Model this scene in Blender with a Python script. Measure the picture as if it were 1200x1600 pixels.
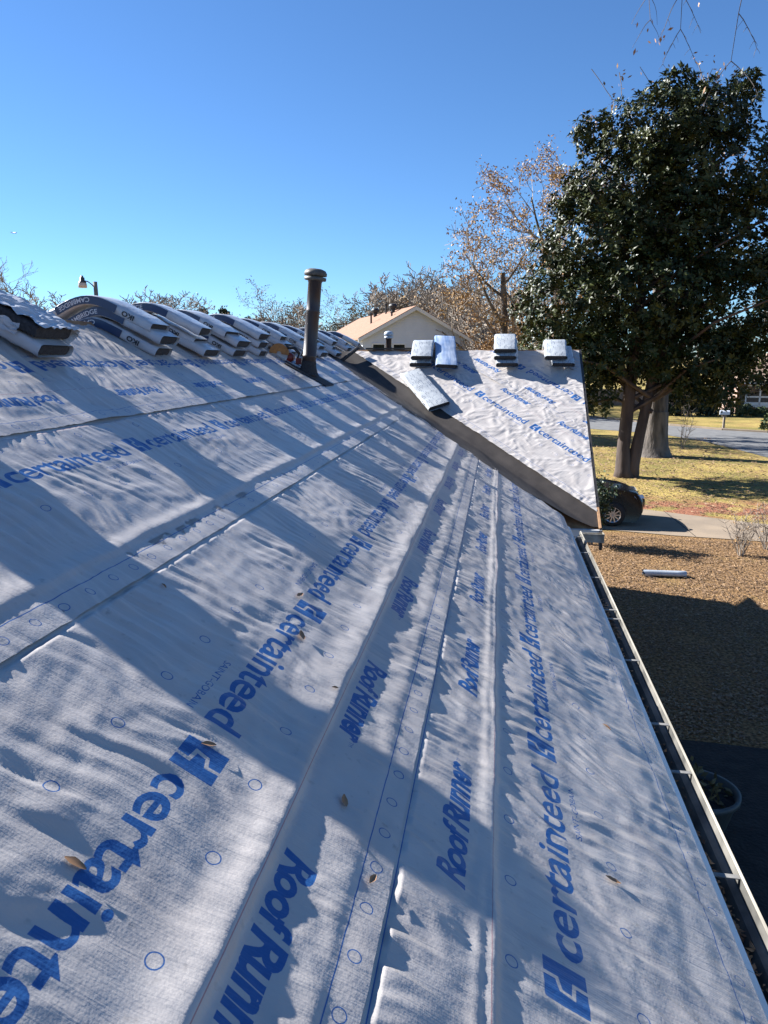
import bpy, bmesh, math, random
import numpy as np
from mathutils import Vector, Matrix, noise as mnoise

for o in list(bpy.data.objects): bpy.data.objects.remove(o, do_unlink=True)
SC = bpy.context.scene
COL = SC.collection
R = math.radians

# ------------------------------------------------------------------ camera, sky, sun, exposure
HC = 4.7                                   # eye height above the lawn, standing on the roof
CAM_F = 1160.0 / 1600.0                    # focal length over the long side
cam_d = bpy.data.cameras.new('camera'); cam = bpy.data.objects.new('camera', cam_d); COL.objects.link(cam)
cam_d.sensor_fit = 'VERTICAL'; cam_d.sensor_height = 32.0; cam_d.lens = 32.0 * CAM_F
cam_d.clip_start = 0.05; cam_d.clip_end = 9000
cf = Vector((-0.14701413, 0.96782202, -0.20422385)); cr = Vector((0.98865878, 0.15017928, 0.0)); cu = Vector((-0.03067019, 0.2019077, 0.97892422))
cam.matrix_world = Matrix(((cr.x, cu.x, -cf.x, 0), (cr.y, cu.y, -cf.y, 0), (cr.z, cu.z, -cf.z, HC), (0, 0, 0, 1)))
SC.camera = cam

SUN_AZ = 18.0      # degrees from -X towards +Y
SUN_EL = 32.3
world = bpy.data.worlds.new('World'); SC.world = world; world.use_nodes = True
wn = world.node_tree.nodes; wl = world.node_tree.links
bg = wn['Background']; sky = wn.new('ShaderNodeTexSky'); sky.sky_type = 'NISHITA'; sky.sun_disc = False
sky.sun_elevation = R(SUN_EL); sky.sun_rotation = R(-(90 - SUN_AZ))
sky.altitude = 200; sky.air_density = 0.86; sky.dust_density = 0.0; sky.ozone_density = 4.0
tint = wn.new('ShaderNodeMix'); tint.data_type = 'RGBA'; tint.blend_type = 'MULTIPLY'; tint.inputs['Factor'].default_value = 1.0
tint.inputs['B'].default_value = (0.67, 0.91, 1.12, 1); wl.new(sky.outputs[0], tint.inputs['A']); wl.new(tint.outputs['Result'], bg.inputs[0]); bg.inputs[1].default_value = 0.0505
sd = bpy.data.lights.new('sun', 'SUN'); sun = bpy.data.objects.new('sun', sd); COL.objects.link(sun)
sd.energy = 5.0; sd.angle = R(0.53); sd.color = (1.0, 0.985, 0.965)
to_sun = Vector((-math.cos(R(SUN_AZ)) * math.cos(R(SUN_EL)), math.sin(R(SUN_AZ)) * math.cos(R(SUN_EL)), math.sin(R(SUN_EL))))
sun.rotation_euler = to_sun.to_track_quat('Z', 'Y').to_euler(); sun.location = (-20, 10, 30)
SC.view_settings.view_transform = 'Standard'; SC.view_settings.look = 'None'
SC.view_settings.exposure = 1.64; SC.view_settings.gamma = 1.0; SC.view_settings.use_curve_mapping = False
SC.render.engine = 'CYCLES'
SC.cycles.use_denoising = True
SC.cycles.max_bounces = 8

# ------------------------------------------------------------------ helpers
def link(o, parent=None):
    COL.objects.link(o)
    if parent is not None: o.parent = parent
    return o
def tag(o, label=None, cat=None, group=None, kind=None):
    if label: o['label'] = label
    if cat: o['category'] = cat
    if group: o['group'] = group
    if kind: o['kind'] = kind
    return o
def empty(name, loc=(0, 0, 0), rz=0.0, parent=None):
    o = bpy.data.objects.new(name, None); o.empty_display_size = 0.2
    o.location = loc; o.rotation_euler = (0, 0, rz); return link(o, parent)
def worigin(p):
    v = Vector((0, 0, 0))
    while p is not None:
        v += Vector(p.location); p = p.parent
    return v
def mesh(name, V, F, mat=None, smooth=False):
    me = bpy.data.meshes.new(name)
    me.from_pydata([tuple(v) for v in V] if not isinstance(V, np.ndarray) else V.tolist(), [], F if not isinstance(F, np.ndarray) else F.tolist())
    if mat is not None: me.materials.append(mat)
    if smooth: me.polygons.foreach_set('use_smooth', np.ones(len(me.polygons), bool))
    me.update(); return me
def obj(name, V, F, mat=None, parent=None, smooth=False, world=True):
    """world=True: coordinates are world coordinates and the (unrotated) parent's place is taken off."""
    if world and parent is not None:
        off = worigin(parent); V = np.asarray(V, float) - np.array(off)
    return link(bpy.data.objects.new(name, mesh(name, V, F, mat, smooth)), parent)
class MB:
    def __init__(s): s.V = []; s.F = []
    def add(s, V, F):
        n = len(s.V); s.V += [tuple(v) for v in V]; s.F += [tuple(i + n for i in f) for f in F]; return s
    def box(s, x0, x1, y0, y1, z0, z1):
        return s.add([(x0,y0,z0),(x1,y0,z0),(x1,y1,z0),(x0,y1,z0),(x0,y0,z1),(x1,y0,z1),(x1,y1,z1),(x0,y1,z1)],
                     [(0,3,2,1),(4,5,6,7),(0,1,5,4),(1,2,6,5),(2,3,7,6),(3,0,4,7)])
    def obox(s, c, ax, ay, az):
        c, ax, ay, az = Vector(c), Vector(ax), Vector(ay), Vector(az)
        P = [c - ax - ay - az, c + ax - ay - az, c + ax + ay - az, c - ax + ay - az, c - ax - ay + az, c + ax - ay + az, c + ax + ay + az, c - ax + ay + az]
        return s.add(P, [(0,3,2,1),(4,5,6,7),(0,1,5,4),(1,2,6,5),(2,3,7,6),(3,0,4,7)])
    def prism(s, poly, axis, a, b):
        """poly: 2D points; axis 'y': (x,z) pairs extruded a..b in y; 'x': (y,z); 'z': (x,y)"""
        n = len(poly)
        def P(p, t): return {'y': (p[0], t, p[1]), 'x': (t, p[0], p[1]), 'z': (p[0], p[1], t)}[axis]
        V = [P(p, a) for p in poly] + [P(p, b) for p in poly]
        return s.add(V, [tuple(range(n)), tuple(range(2*n-1, n-1, -1))] + [(i, i+n, (i+1) % n + n, (i+1) % n) for i in range(n)])
    def tube(s, pts, rad, n=8, caps=True):
        pts = [Vector(p) for p in pts]; m = len(pts)
        if not hasattr(rad, '__len__'): rad = [rad] * m
        V = []; up = Vector((0.31, 0.17, 0.93))
        for i, p in enumerate(pts):
            d = (pts[min(i+1, m-1)] - pts[max(i-1, 0)]).normalized()
            a = d.cross(up)
            if a.length < 1e-3: a = d.cross(Vector((1, 0, 0)))
            a.normalize(); b = d.cross(a)
            for k in range(n):
                t = 2 * math.pi * k / n; V.append(p + (a * math.cos(t) + b * math.sin(t)) * rad[i])
        F = [(i*n+k, i*n+(k+1) % n, (i+1)*n+(k+1) % n, (i+1)*n+k) for i in range(m-1) for k in range(n)]
        if caps: F += [tuple(range(n-1, -1, -1)), tuple((m-1)*n+k for k in range(n))]
        return s.add(V, F)
    def lathe(s, prof, c, n=24, M=None):
        V = []
        for r, z in prof:
            for k in range(n):
                t = 2*math.pi*k/n; v = Vector((r*math.cos(t), r*math.sin(t), z))
                V.append((M @ v if M else v) + Vector(c))
        m = len(prof)
        F = [(i*n+k, i*n+(k+1) % n, (i+1)*n+(k+1) % n, (i+1)*n+k) for i in range(m-1) for k in range(n)]
        return s.add(V, F)
    def obj(s, name, mat, parent=None, smooth=False, world=True):
        return obj(name, s.V, s.F, mat, parent, smooth, world)

def copy_tree(o, parent=None):
    c = o.copy(); COL.objects.link(c); c.parent = parent
    for ch in o.children: copy_tree(ch, c)
    return c

# vectorised 2-D gradient noise, about -1..1
def nz(x, y, seed=0):
    x = np.asarray(x, float); y = np.asarray(y, float)
    xi = np.floor(x).astype(np.int64); yi = np.floor(y).astype(np.int64); xf = x - xi; yf = y - yi
    def g(ix, iy, dx, dy):
        h = (ix * 374761393 + iy * 668265263 + seed * 974634777) & 0xFFFFFFFF
        h = ((h ^ (h >> 13)) * 1274126177) & 0xFFFFFFFF; h = h ^ (h >> 16)
        a = (h & 0xFFFF) / 65536.0 * 2 * math.pi
        return np.cos(a) * dx + np.sin(a) * dy
    u = xf**3 * (xf * (xf * 6 - 15) + 10); v = yf**3 * (yf * (yf * 6 - 15) + 10)
    a = g(xi, yi, xf, yf); b = g(xi+1, yi, xf-1, yf); c = g(xi, yi+1, xf, yf-1); d = g(xi+1, yi+1, xf-1, yf-1)
    return 1.5 * ((a * (1-u) + b * u) * (1-v) + (c * (1-u) + d * u) * v)
def sstep(a, b, x):
    t = np.clip((x - a) / (b - a), 0, 1); return t * t * (3 - 2 * t)

# ------------------------------------------------------------------ materials
def newmat(name):
    m = bpy.data.materials.new(name); m.use_nodes = True
    return m, m.node_tree.nodes, m.node_tree.links, m.node_tree.nodes['Principled BSDF']
def mat(name, c1, c2=None, scale=8.0, rough=0.6, bump=0.0, bscale=None, spec=0.5, metal=0.0, detail=5.0, coord='Object', stretch=None, lo=0.35, hi=0.65):
    m, N, L, P = newmat(name)
    P.inputs['Roughness'].default_value = rough; P.inputs['Metallic'].default_value = metal
    P.inputs['Specular IOR Level'].default_value = spec
    P.inputs['Base Color'].default_value = (*c1, 1)
    tc = N.new('ShaderNodeTexCoord'); src = tc.outputs[coord]
    if stretch:
        mp = N.new('ShaderNodeMapping'); mp.inputs['Scale'].default_value = stretch; L.new(src, mp.inputs[0]); src = mp.outputs[0]
    if c2 is not None:
        n = N.new('ShaderNodeTexNoise'); n.inputs['Scale'].default_value = scale; n.inputs['Detail'].default_value = detail; L.new(src, n.inputs['Vector'])
        r = N.new('ShaderNodeValToRGB'); r.color_ramp.elements[0].position = lo; r.color_ramp.elements[1].position = hi
        r.color_ramp.elements[0].color = (*c1, 1); r.color_ramp.elements[1].color = (*c2, 1)
        L.new(n.outputs['Fac'], r.inputs[0]); L.new(r.outputs[0], P.inputs['Base Color'])
    if bump:
        n2 = N.new('ShaderNodeTexNoise'); n2.inputs['Scale'].default_value = bscale or scale * 3; n2.inputs['Detail'].default_value = 4; L.new(src, n2.inputs['Vector'])
        b = N.new('ShaderNodeBump'); b.inputs['Strength'].default_value = 1.0; b.inputs['Distance'].default_value = bump
        L.new(n2.outputs['Fac'], b.inputs['Height']); L.new(b.outputs[0], P.inputs['Normal'])
    return m

M = {}
M['felt'] = mat('valley_membrane', (0.030, 0.024, 0.020), (0.048, 0.039, 0.033), 5, 0.62, 0.0012, 60, 0.4)
M['osb'] = mat('wood_decking', (0.30, 0.155, 0.075), (0.42, 0.24, 0.12), 14, 0.8, 0.001, 40)
M['white_metal'] = mat('white_painted_metal', (0.72, 0.72, 0.70), (0.62, 0.61, 0.58), 5, 0.38, 0.0, None, 0.5)
M['gutter'] = mat('weathered_gutter', (0.20, 0.18, 0.14), (0.50, 0.46, 0.38), 9, 0.5, 0.0, None, 0.4, stretch=(1, 0.15, 1))
M['hanger'] = mat('dull_strap', (0.13, 0.125, 0.115), (0.24, 0.23, 0.21), 20, 0.5)
M['gutter_in'] = mat('gutter_inside', (0.05, 0.048, 0.042), (0.16, 0.15, 0.13), 6, 0.7, 0.001, 30)
M['dark_trim'] = mat('dark_rake_trim', (0.02, 0.018, 0.016), (0.035, 0.03, 0.027), 10, 0.5)
M['siding_own'] = mat('house_siding', (0.6, 0.6, 0.57), (0.54, 0.54, 0.52), 3, 0.6)
M['pipe'] = mat('brown_painted_flue', (0.028, 0.018, 0.016), (0.045, 0.029, 0.025), 9, 0.42, 0.0006, 40, 0.5, stretch=(1, 1, 0.3))
M['cap'] = mat('weathered_cap', (0.065, 0.058, 0.048), (0.12, 0.11, 0.09), 22, 0.55)
M['shingle'] = mat('asphalt_shingle', (0.018, 0.018, 0.020), (0.040, 0.040, 0.043), 60, 0.85, 0.002, 140)
M['navy'] = mat('navy_label', (0.020, 0.040, 0.095), (0.026, 0.05, 0.115), 6, 0.3)
M['label_ink'] = mat('pale_lettering', (0.55, 0.60, 0.66), None, 1, 0.4)
M['black_ink'] = mat('black_lettering', (0.012, 0.012, 0.014), None, 1, 0.4)

def wrap_mat(name, base, printed):
    """glossy plastic wrapper with faint rows of printed matter"""
    m, N, L, P = newmat(name)
    P.inputs['Roughness'].default_value = 0.27
    tc = N.new('ShaderNodeTexCoord'); n = N.new('ShaderNodeTexNoise'); n.inputs['Scale'].default_value = 9; n.inputs['Detail'].default_value = 6
    L.new(tc.outputs['Object'], n.inputs['Vector'])
    r = N.new('ShaderNodeValToRGB'); r.color_ramp.elements[0].color = (*[c * 0.82 for c in base], 1); r.color_ramp.elements[1].color = (*base, 1)
    r.color_ramp.elements[0].position = 0.3; r.color_ramp.elements[1].position = 0.6
    L.new(n.outputs['Fac'], r.inputs[0]); col = r.outputs[0]
    if printed:
        br = N.new('ShaderNodeTexBrick'); mp = N.new('ShaderNodeMapping'); mp.inputs['Scale'].default_value = (1, 1, 0.0); L.new(tc.outputs['Object'], mp.inputs[0]); L.new(mp.outputs[0], br.inputs['Vector'])
        br.inputs['Scale'].default_value = 6.0; br.inputs['Mortar Size'].default_value = 0.05; br.inputs['Brick Width'].default_value = 0.42; br.inputs['Row Height'].default_value = 0.13
        br.inputs['Color1'].default_value = (0, 0, 0, 1); br.inputs['Color2'].default_value = (1, 1, 1, 1); br.inputs['Mortar'].default_value = (0, 0, 0, 1)
        n2 = N.new('ShaderNodeTexNoise'); n2.inputs['Scale'].default_value = 34; n2.inputs['Detail'].default_value = 2; L.new(tc.outputs['Object'], n2.inputs['Vector'])
        mul = N.new('ShaderNodeMath'); mul.operation = 'MULTIPLY'; L.new(br.outputs['Color'], mul.inputs[0]); L.new(n2.outputs['Fac'], mul.inputs[1])
        gt = N.new('ShaderNodeMath'); gt.operation = 'GREATER_THAN'; gt.inputs[1].default_value = 0.31; L.new(mul.outputs[0], gt.inputs[0])
        mx = N.new('ShaderNodeMix'); mx.data_type = 'RGBA'; L.new(gt.outputs[0], mx.inputs['Factor']); L.new(col, mx.inputs['A']); mx.inputs['B'].default_value = (0.05, 0.07, 0.12, 1)
        col = mx.outputs['Result']
    L.new(col, P.inputs['Base Color'])
    b = N.new('ShaderNodeBump'); b.inputs['Distance'].default_value = 0.006; n3 = N.new('ShaderNodeTexNoise'); n3.inputs['Scale'].default_value = 14; n3.inputs['Detail'].default_value = 5
    L.new(tc.outputs['Object'], n3.inputs['Vector']); L.new(n3.outputs['Fac'], b.inputs['Height']); L.new(b.outputs[0], P.inputs['Normal'])
    return m
M['wrap'] = wrap_mat('white_wrapper', (0.50, 0.51, 0.53), False)
M['wrap_print'] = wrap_mat('printed_wrapper', (0.46, 0.48, 0.49), True)
M['wrap_blue'] = mat('blue_wrapper', (0.16, 0.24, 0.40), (0.42, 0.48, 0.58), 9, 0.2, 0.004, 14, stretch=(0.25, 1.6, 1))
M['magnolia_leaf'] = mat('magnolia_leaf', (0.010, 0.018, 0.005), (0.052, 0.060, 0.014), 1.3, 0.42, spec=0.22, detail=8)
M['bark'] = mat('brown_bark', (0.045, 0.031, 0.025), (0.105, 0.075, 0.060), 3, 0.9, 0.02, 12, stretch=(1, 1, 0.2))
M['oak_bark'] = mat('grey_bark', (0.05, 0.042, 0.036), (0.16, 0.135, 0.115), 4, 0.9, 0.04, 9, stretch=(1, 1, 0.25))
M['twig'] = mat('bare_twig', (0.20, 0.165, 0.13), (0.32, 0.265, 0.21), 3, 0.9)
M['twig_dark'] = mat('dark_twig', (0.085, 0.072, 0.064), (0.15, 0.125, 0.105), 3, 0.9)
M['orange_leaf'] = mat('orange_leaf', (0.25, 0.125, 0.034), (0.42, 0.25, 0.075), 1.2, 0.7, detail=8)
M['brown_leaf'] = mat('brown_leaf', (0.22, 0.11, 0.05), (0.38, 0.21, 0.10), 3, 0.6)
M['tan_leaf'] = mat('tan_leaf', (0.10, 0.052, 0.026), (0.33, 0.21, 0.11), 14, 0.7, detail=9)
M['olive_leaf'] = mat('olive_leaf', (0.09, 0.075, 0.032), (0.16, 0.13, 0.06), 0.8, 0.8)
M['pine_leaf'] = mat('evergreen_needles', (0.012, 0.024, 0.012), (0.03, 0.05, 0.025), 1.2, 0.7)
M['shrub_leaf'] = mat('shrub_leaf', (0.022, 0.040, 0.014), (0.06, 0.085, 0.03), 4, 0.5)
M['concrete'] = mat('concrete_drive', (0.27, 0.205, 0.14), (0.20, 0.155, 0.11), 1.2, 0.9, 0.004, 30, detail=9)
M['asphalt'] = mat('asphalt_road', (0.115, 0.115, 0.115), (0.16, 0.158, 0.152), 2, 0.9, 0.004, 60, detail=8)
M['mulch'] = mat('dark_mulch', (0.012, 0.010, 0.009), (0.028, 0.023, 0.019), 5, 0.95, 0.02, 25)
M['car_paint'] = mat('black_car_paint', (0.006, 0.007, 0.009), None, 1, 0.18, spec=0.4)
M['tyre'] = mat('tyre_rubber', (0.012, 0.012, 0.012), None, 1, 0.8)
M['rim'] = mat('alloy_rim', (0.55, 0.55, 0.56), None, 1, 0.3, metal=0.9)
M['glass'] = mat('dark_glass', (0.015, 0.018, 0.022), None, 1, 0.06, spec=0.8)
M['lampglass'] = mat('headlight_glass', (0.55, 0.57, 0.6), None, 1, 0.1)
M['siding'] = mat('white_siding', (0.62, 0.66, 0.74), (0.58, 0.62, 0.70), 2, 0.6)
M['trim'] = mat('white_trim', (0.66, 0.66, 0.66), None, 1, 0.5)
M['tan_roof'] = mat('tan_shingle_roof', (0.235, 0.125, 0.075), (0.30, 0.17, 0.108), 5, 0.9, 0.01, 25, detail=8)
M['black_vent'] = mat('black_vent', (0.02, 0.02, 0.021), None, 1, 0.5)
M['brown_roof'] = mat('brown_shingle_roof', (0.19, 0.13, 0.09), (0.26, 0.18, 0.13), 4, 0.9, 0.01, 20)
M['wood_post'] = mat('weathered_post', (0.17, 0.14, 0.11), (0.25, 0.21, 0.17), 6, 0.9, stretch=(1, 1, 0.2))
M['dark_metal'] = mat('dark_lamp_metal', (0.05, 0.045, 0.04), (0.08, 0.075, 0.065), 8, 0.5)
M['lens'] = mat('milky_lamp_lens', (0.5, 0.42, 0.34), None, 1, 0.3)
M['grey_metal'] = mat('galvanised_metal', (0.32, 0.36, 0.40), (0.42, 0.46, 0.50), 5, 0.4, spec=0.6)
M['orange_paint'] = mat('orange_tool_paint', (0.34, 0.15, 0.03), (0.22, 0.09, 0.025), 20, 0.4)
M['red_paint'] = mat('red_tool_paint', (0.20, 0.02, 0.014), (0.12, 0.014, 0.012), 20, 0.4)
M['black_plastic'] = mat('black_plastic', (0.02, 0.02, 0.02), None, 1, 0.5)
M['terracotta'] = mat('grey_green_planter', (0.045, 0.06, 0.06), (0.065, 0.08, 0.08), 4, 0.6)
M['plane_white'] = mat('aircraft_white', (0.25, 0.27, 0.32), None, 1, 0.4)
M['mailbox'] = mat('pale_mailbox', (0.55, 0.58, 0.62), None, 1, 0.4)
M['grass'] = None
m, N, L, P = newmat('brick_wall'); tc = N.new('ShaderNodeTexCoord'); br = N.new('ShaderNodeTexBrick'); br.inputs['Scale'].default_value = 4.5
mp = N.new('ShaderNodeMapping'); mp.inputs['Rotation'].default_value = (R(90), 0, 0); L.new(tc.outputs['Object'], mp.inputs[0]); L.new(mp.outputs[0], br.inputs['Vector'])
br.inputs['Color1'].default_value = (0.26, 0.10, 0.065, 1); br.inputs['Color2'].default_value = (0.34, 0.15, 0.10, 1); br.inputs['Mortar'].default_value = (0.36, 0.31, 0.27, 1)
br.inputs['Mortar Size'].default_value = 0.015; L.new(br.outputs['Color'], P.inputs['Base Color']); P.inputs['Roughness'].default_value = 0.9; M['brick'] = m

# lawn: tan dormant grass, green patches, leaf litter, red clay near the drive
m, N, L, P = newmat('dormant_lawn'); P.inputs['Roughness'].default_value = 0.95; P.inputs['Specular IOR Level'].default_value = 0.2
tc = N.new('ShaderNodeTexCoord')
def noi(scale, det=6, w=None):
    n = N.new('ShaderNodeTexNoise'); n.inputs['Scale'].default_value = scale; n.inputs['Detail'].default_value = det; L.new(tc.outputs['Object'], n.inputs['Vector']); return n.outputs['Fac']
def ramp(fac, a, b, ca, cb):
    r = N.new('ShaderNodeValToRGB'); r.color_ramp.elements[0].position = a; r.color_ramp.elements[1].position = b
    r.color_ramp.elements[0].color = (*ca, 1); r.color_ramp.elements[1].color = (*cb, 1); L.new(fac, r.inputs[0]); return r.outputs[0]
def mixc(fac, a, b):
    x = N.new('ShaderNodeMix'); x.data_type = 'RGBA'
    L.new(fac, x.inputs['Factor'])
    for v, k in ((a, 'A'), (b, 'B')):
        if isinstance(v, tuple): x.inputs[k].default_value = (*v, 1)
        else: L.new(v, x.inputs[k])
    return x.outputs['Result']
g1 = ramp(noi(9, 8), 0.35, 0.65, (0.25, 0.175, 0.050), (0.45, 0.34, 0.11))
g2 = ramp(noi(14, 8), 0.35, 0.65, (0.13, 0.115, 0.030), (0.25, 0.205, 0.06))
base = mixc(ramp(noi(0.35, 5), 0.42, 0.60, (0, 0, 0), (1, 1, 1)), g1, g2)
lit = ramp(noi(22, 8), 0.40, 0.60, (0.09, 0.045, 0.021), (0.30, 0.175, 0.08))
sep = N.new('ShaderNodeSeparateXYZ'); L.new(tc.outputs['Object'], sep.inputs[0])
def mr(x, a, b):
    n = N.new('ShaderNodeMapRange'); n.inputs[1].default_value = a; n.inputs[2].default_value = b; L.new(x, n.inputs[0]); return n.outputs[0]
def mth(op, a, b):
    n = N.new('ShaderNodeMath'); n.operation = op
    for i, v in enumerate((a, b)):
        if isinstance(v, (int, float)): n.inputs[i].default_value = v
        else: L.new(v, n.inputs[i])
    return n.outputs[0]
nearside = mr(sep.outputs[1], 21.6, 20.2)          # litter lies on the house side of the drive
wob = mth('MULTIPLY', mth('SUBTRACT', noi(0.9, 4), 0.45), 6.0)
litfac = mth('ADD', nearside, mth('MULTIPLY', wob, 0.35)); litfac = mth('MINIMUM', mth('MAXIMUM', litfac, 0.0), 0.93)
c = mixc(litfac, base, lit)
clay = mth('MULTIPLY', mr(sep.outputs[1], 22.6, 23.2), mr(sep.outputs[1], 26.6, 25.0))
clay = mth('MULTIPLY', clay, mr(mth('ADD', noi(1.1, 6), 0.0), 0.42, 0.52))
c = mixc(clay, c, ramp(noi(7, 6), 0.35, 0.65, (0.20, 0.075, 0.042), (0.29, 0.13, 0.075)))
L.new(c, P.inputs['Base Color'])
b = N.new('ShaderNodeBump'); b.inputs['Distance'].default_value = 0.05; L.new(noi(18, 6), b.inputs['Height']); L.new(b.outputs[0], P.inputs['Normal'])
M['grass'] = m

# ------------------------------------------------------------------ printed matter of the underlayment (drawn here into a repeating sheet)
PERIOD, WIDTH = 1.124, 1.219
def text_tris(s, offset=0.0, shear=0.0, space=1.0):
    cu_ = bpy.data.curves.new('t', 'FONT'); cu_.body = s; cu_.size = 1.0; cu_.offset = offset; cu_.shear = shear; cu_.space_character = space; cu_.resolution_u = 4
    o = bpy.data.objects.new('t', cu_); COL.objects.link(o); bpy.context.view_layer.update()
    me = o.evaluated_get(bpy.context.evaluated_depsgraph_get()).to_mesh(); me.calc_loop_triangles()
    V = np.array([v.co[:2] for v in me.vertices]); T = np.array([t.vertices[:] for t in me.loop_triangles])
    bpy.data.objects.remove(o); bpy.data.curves.remove(cu_)
    return V, T
def fit(VT, x0, x1, y0, y1):
    V, T = VT; a, b = V.min(0), V.max(0); return (V - a) / (b - a) * np.array([x1-x0, y1-y0]) + np.array([x0, y0]), T
PX = 1050.0
TW, TH = int(PERIOD * PX), int(WIDTH * PX)
SS = 2
MASK = np.zeros((TH * SS, TW * SS), np.float32)
def draw(V, T, val=1.0):
    P_ = V * PX * SS
    for t in T:
        p = P_[t]; lo = np.floor(p.min(0)).astype(int); hi = np.ceil(p.max(0)).astype(int)
        x = np.arange(lo[0], hi[0]+1) + 0.5; y = np.arange(lo[1], hi[1]+1) + 0.5
        X, Y = np.meshgrid(x, y)
        def e(a, b): return (b[0]-a[0])*(Y-a[1]) - (b[1]-a[1])*(X-a[0])
        e0, e1, e2 = e(p[0], p[1]), e(p[1], p[2]), e(p[2], p[0])
        ins = ((e0 >= 0) & (e1 >= 0) & (e2 >= 0)) | ((e0 <= 0) & (e1 <= 0) & (e2 <= 0))
        iy, ix = np.nonzero(ins); iy = iy + lo[1]; ix = (ix + lo[0]) % (TW * SS); k = (iy >= 0) & (iy < TH * SS)
        MASK[iy[k], ix[k]] = val
def polyfill(pts, val=1.0):
    V = np.array(pts, float); draw(V, np.array([[0, i, i+1] for i in range(1, len(pts)-1)]), val)
def ring(cx, cy, r, w):
    a = np.linspace(0, 2*math.pi, 25); V = []; T = []
    for t in a: V += [(cx+(r-w)*math.cos(t), cy+(r-w)*math.sin(t)), (cx+r*math.cos(t), cy+r*math.sin(t))]
    for i in range(24): T += [(2*i, 2*i+1, 2*i+3), (2*i, 2*i+3, 2*i+2)]
    draw(np.array(V), np.array(T))
LX, LY, LW, LH = 0.0, 0.603, 0.128, 0.122       # the square emblem with its stepped white gap
polyfill([(LX, LY), (LX+LW, LY), (LX+LW, LY+LH), (LX, LY+LH)])
def lg(x, y): return (LX + x*LW, LY + y*LH)
gp = [(0.60, 1.02), (0.60, 0.70), (0.34, 0.62), (0.30, 0.34), (0.62, 0.30), (0.60, -0.02)]
for (a, b_) in zip(gp[:-1], gp[1:]):
    A_, B_ = Vector(lg(*a)), Vector(lg(*b_)); d_ = (B_-A_).normalized(); n_ = Vector((-d_.y, d_.x)) * 0.0055; A_ -= d_*0.004; B_ += d_*0.004
    polyfill([tuple(A_-n_), tuple(B_-n_), tuple(B_+n_), tuple(A_+n_)], 0.0)
draw(*fit(text_tris('certainteed', 0.017, 0.0, 0.97), 0.155, 1.03, 0.602, 0.716))
draw(*fit(text_tris('SAINT-GOBAIN', 0.0), 0.713, 1.016, 0.541, 0.564))
draw(*fit(text_tris('R', 0.03, 0.28), 0.18, 0.262, 0.9515, 1.041))
draw(*fit(text_tris('oof', 0.036, 0.28, 0.95), 0.250, 0.425, 0.9515, 1.038))
draw(*fit(text_tris('R', 0.03, 0.28), 0.415, 0.497, 0.9515, 1.041))
draw(*fit(text_tris('unner', 0.036, 0.28, 0.95), 0.486, 0.755, 0.9515, 1.024))
draw(*fit(text_tris('TM', 0.0), 0.760, 0.785, 1.000, 1.014))
for k in range(4):
    ring((k + 0.35) * PERIOD / 4, 0.445, 0.0185, 0.0032); ring((k + 0.15) * PERIOD / 4, 0.815, 0.0185, 0.0032)
for k in range(8):
    ring((k + 0.3) * PERIOD / 8, 0.052, 0.0175, 0.003); ring((k + 0.6) * PERIOD / 8, WIDTH - 0.045, 0.0175, 0.003)
polyfill([(0, 0.092), (PERIOD, 0.092), (PERIOD, 0.0955), (0, 0.0955)]); polyfill([(0, WIDTH-0.0795), (PERIOD, WIDTH-0.0795), (PERIOD, WIDTH-0.076), (0, WIDTH-0.076)])
MASK = MASK.reshape(TH, SS, TW, SS).mean((1, 3))
img = bpy.data.images.new('underlayment_print', TW, TH, float_buffer=False); img.colorspace_settings.name = 'Non-Color'
px = np.ones((TH, TW, 4), np.float32); px[..., :3] = MASK[..., None]; img.pixels.foreach_set(px.ravel()); img.pack()

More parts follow.
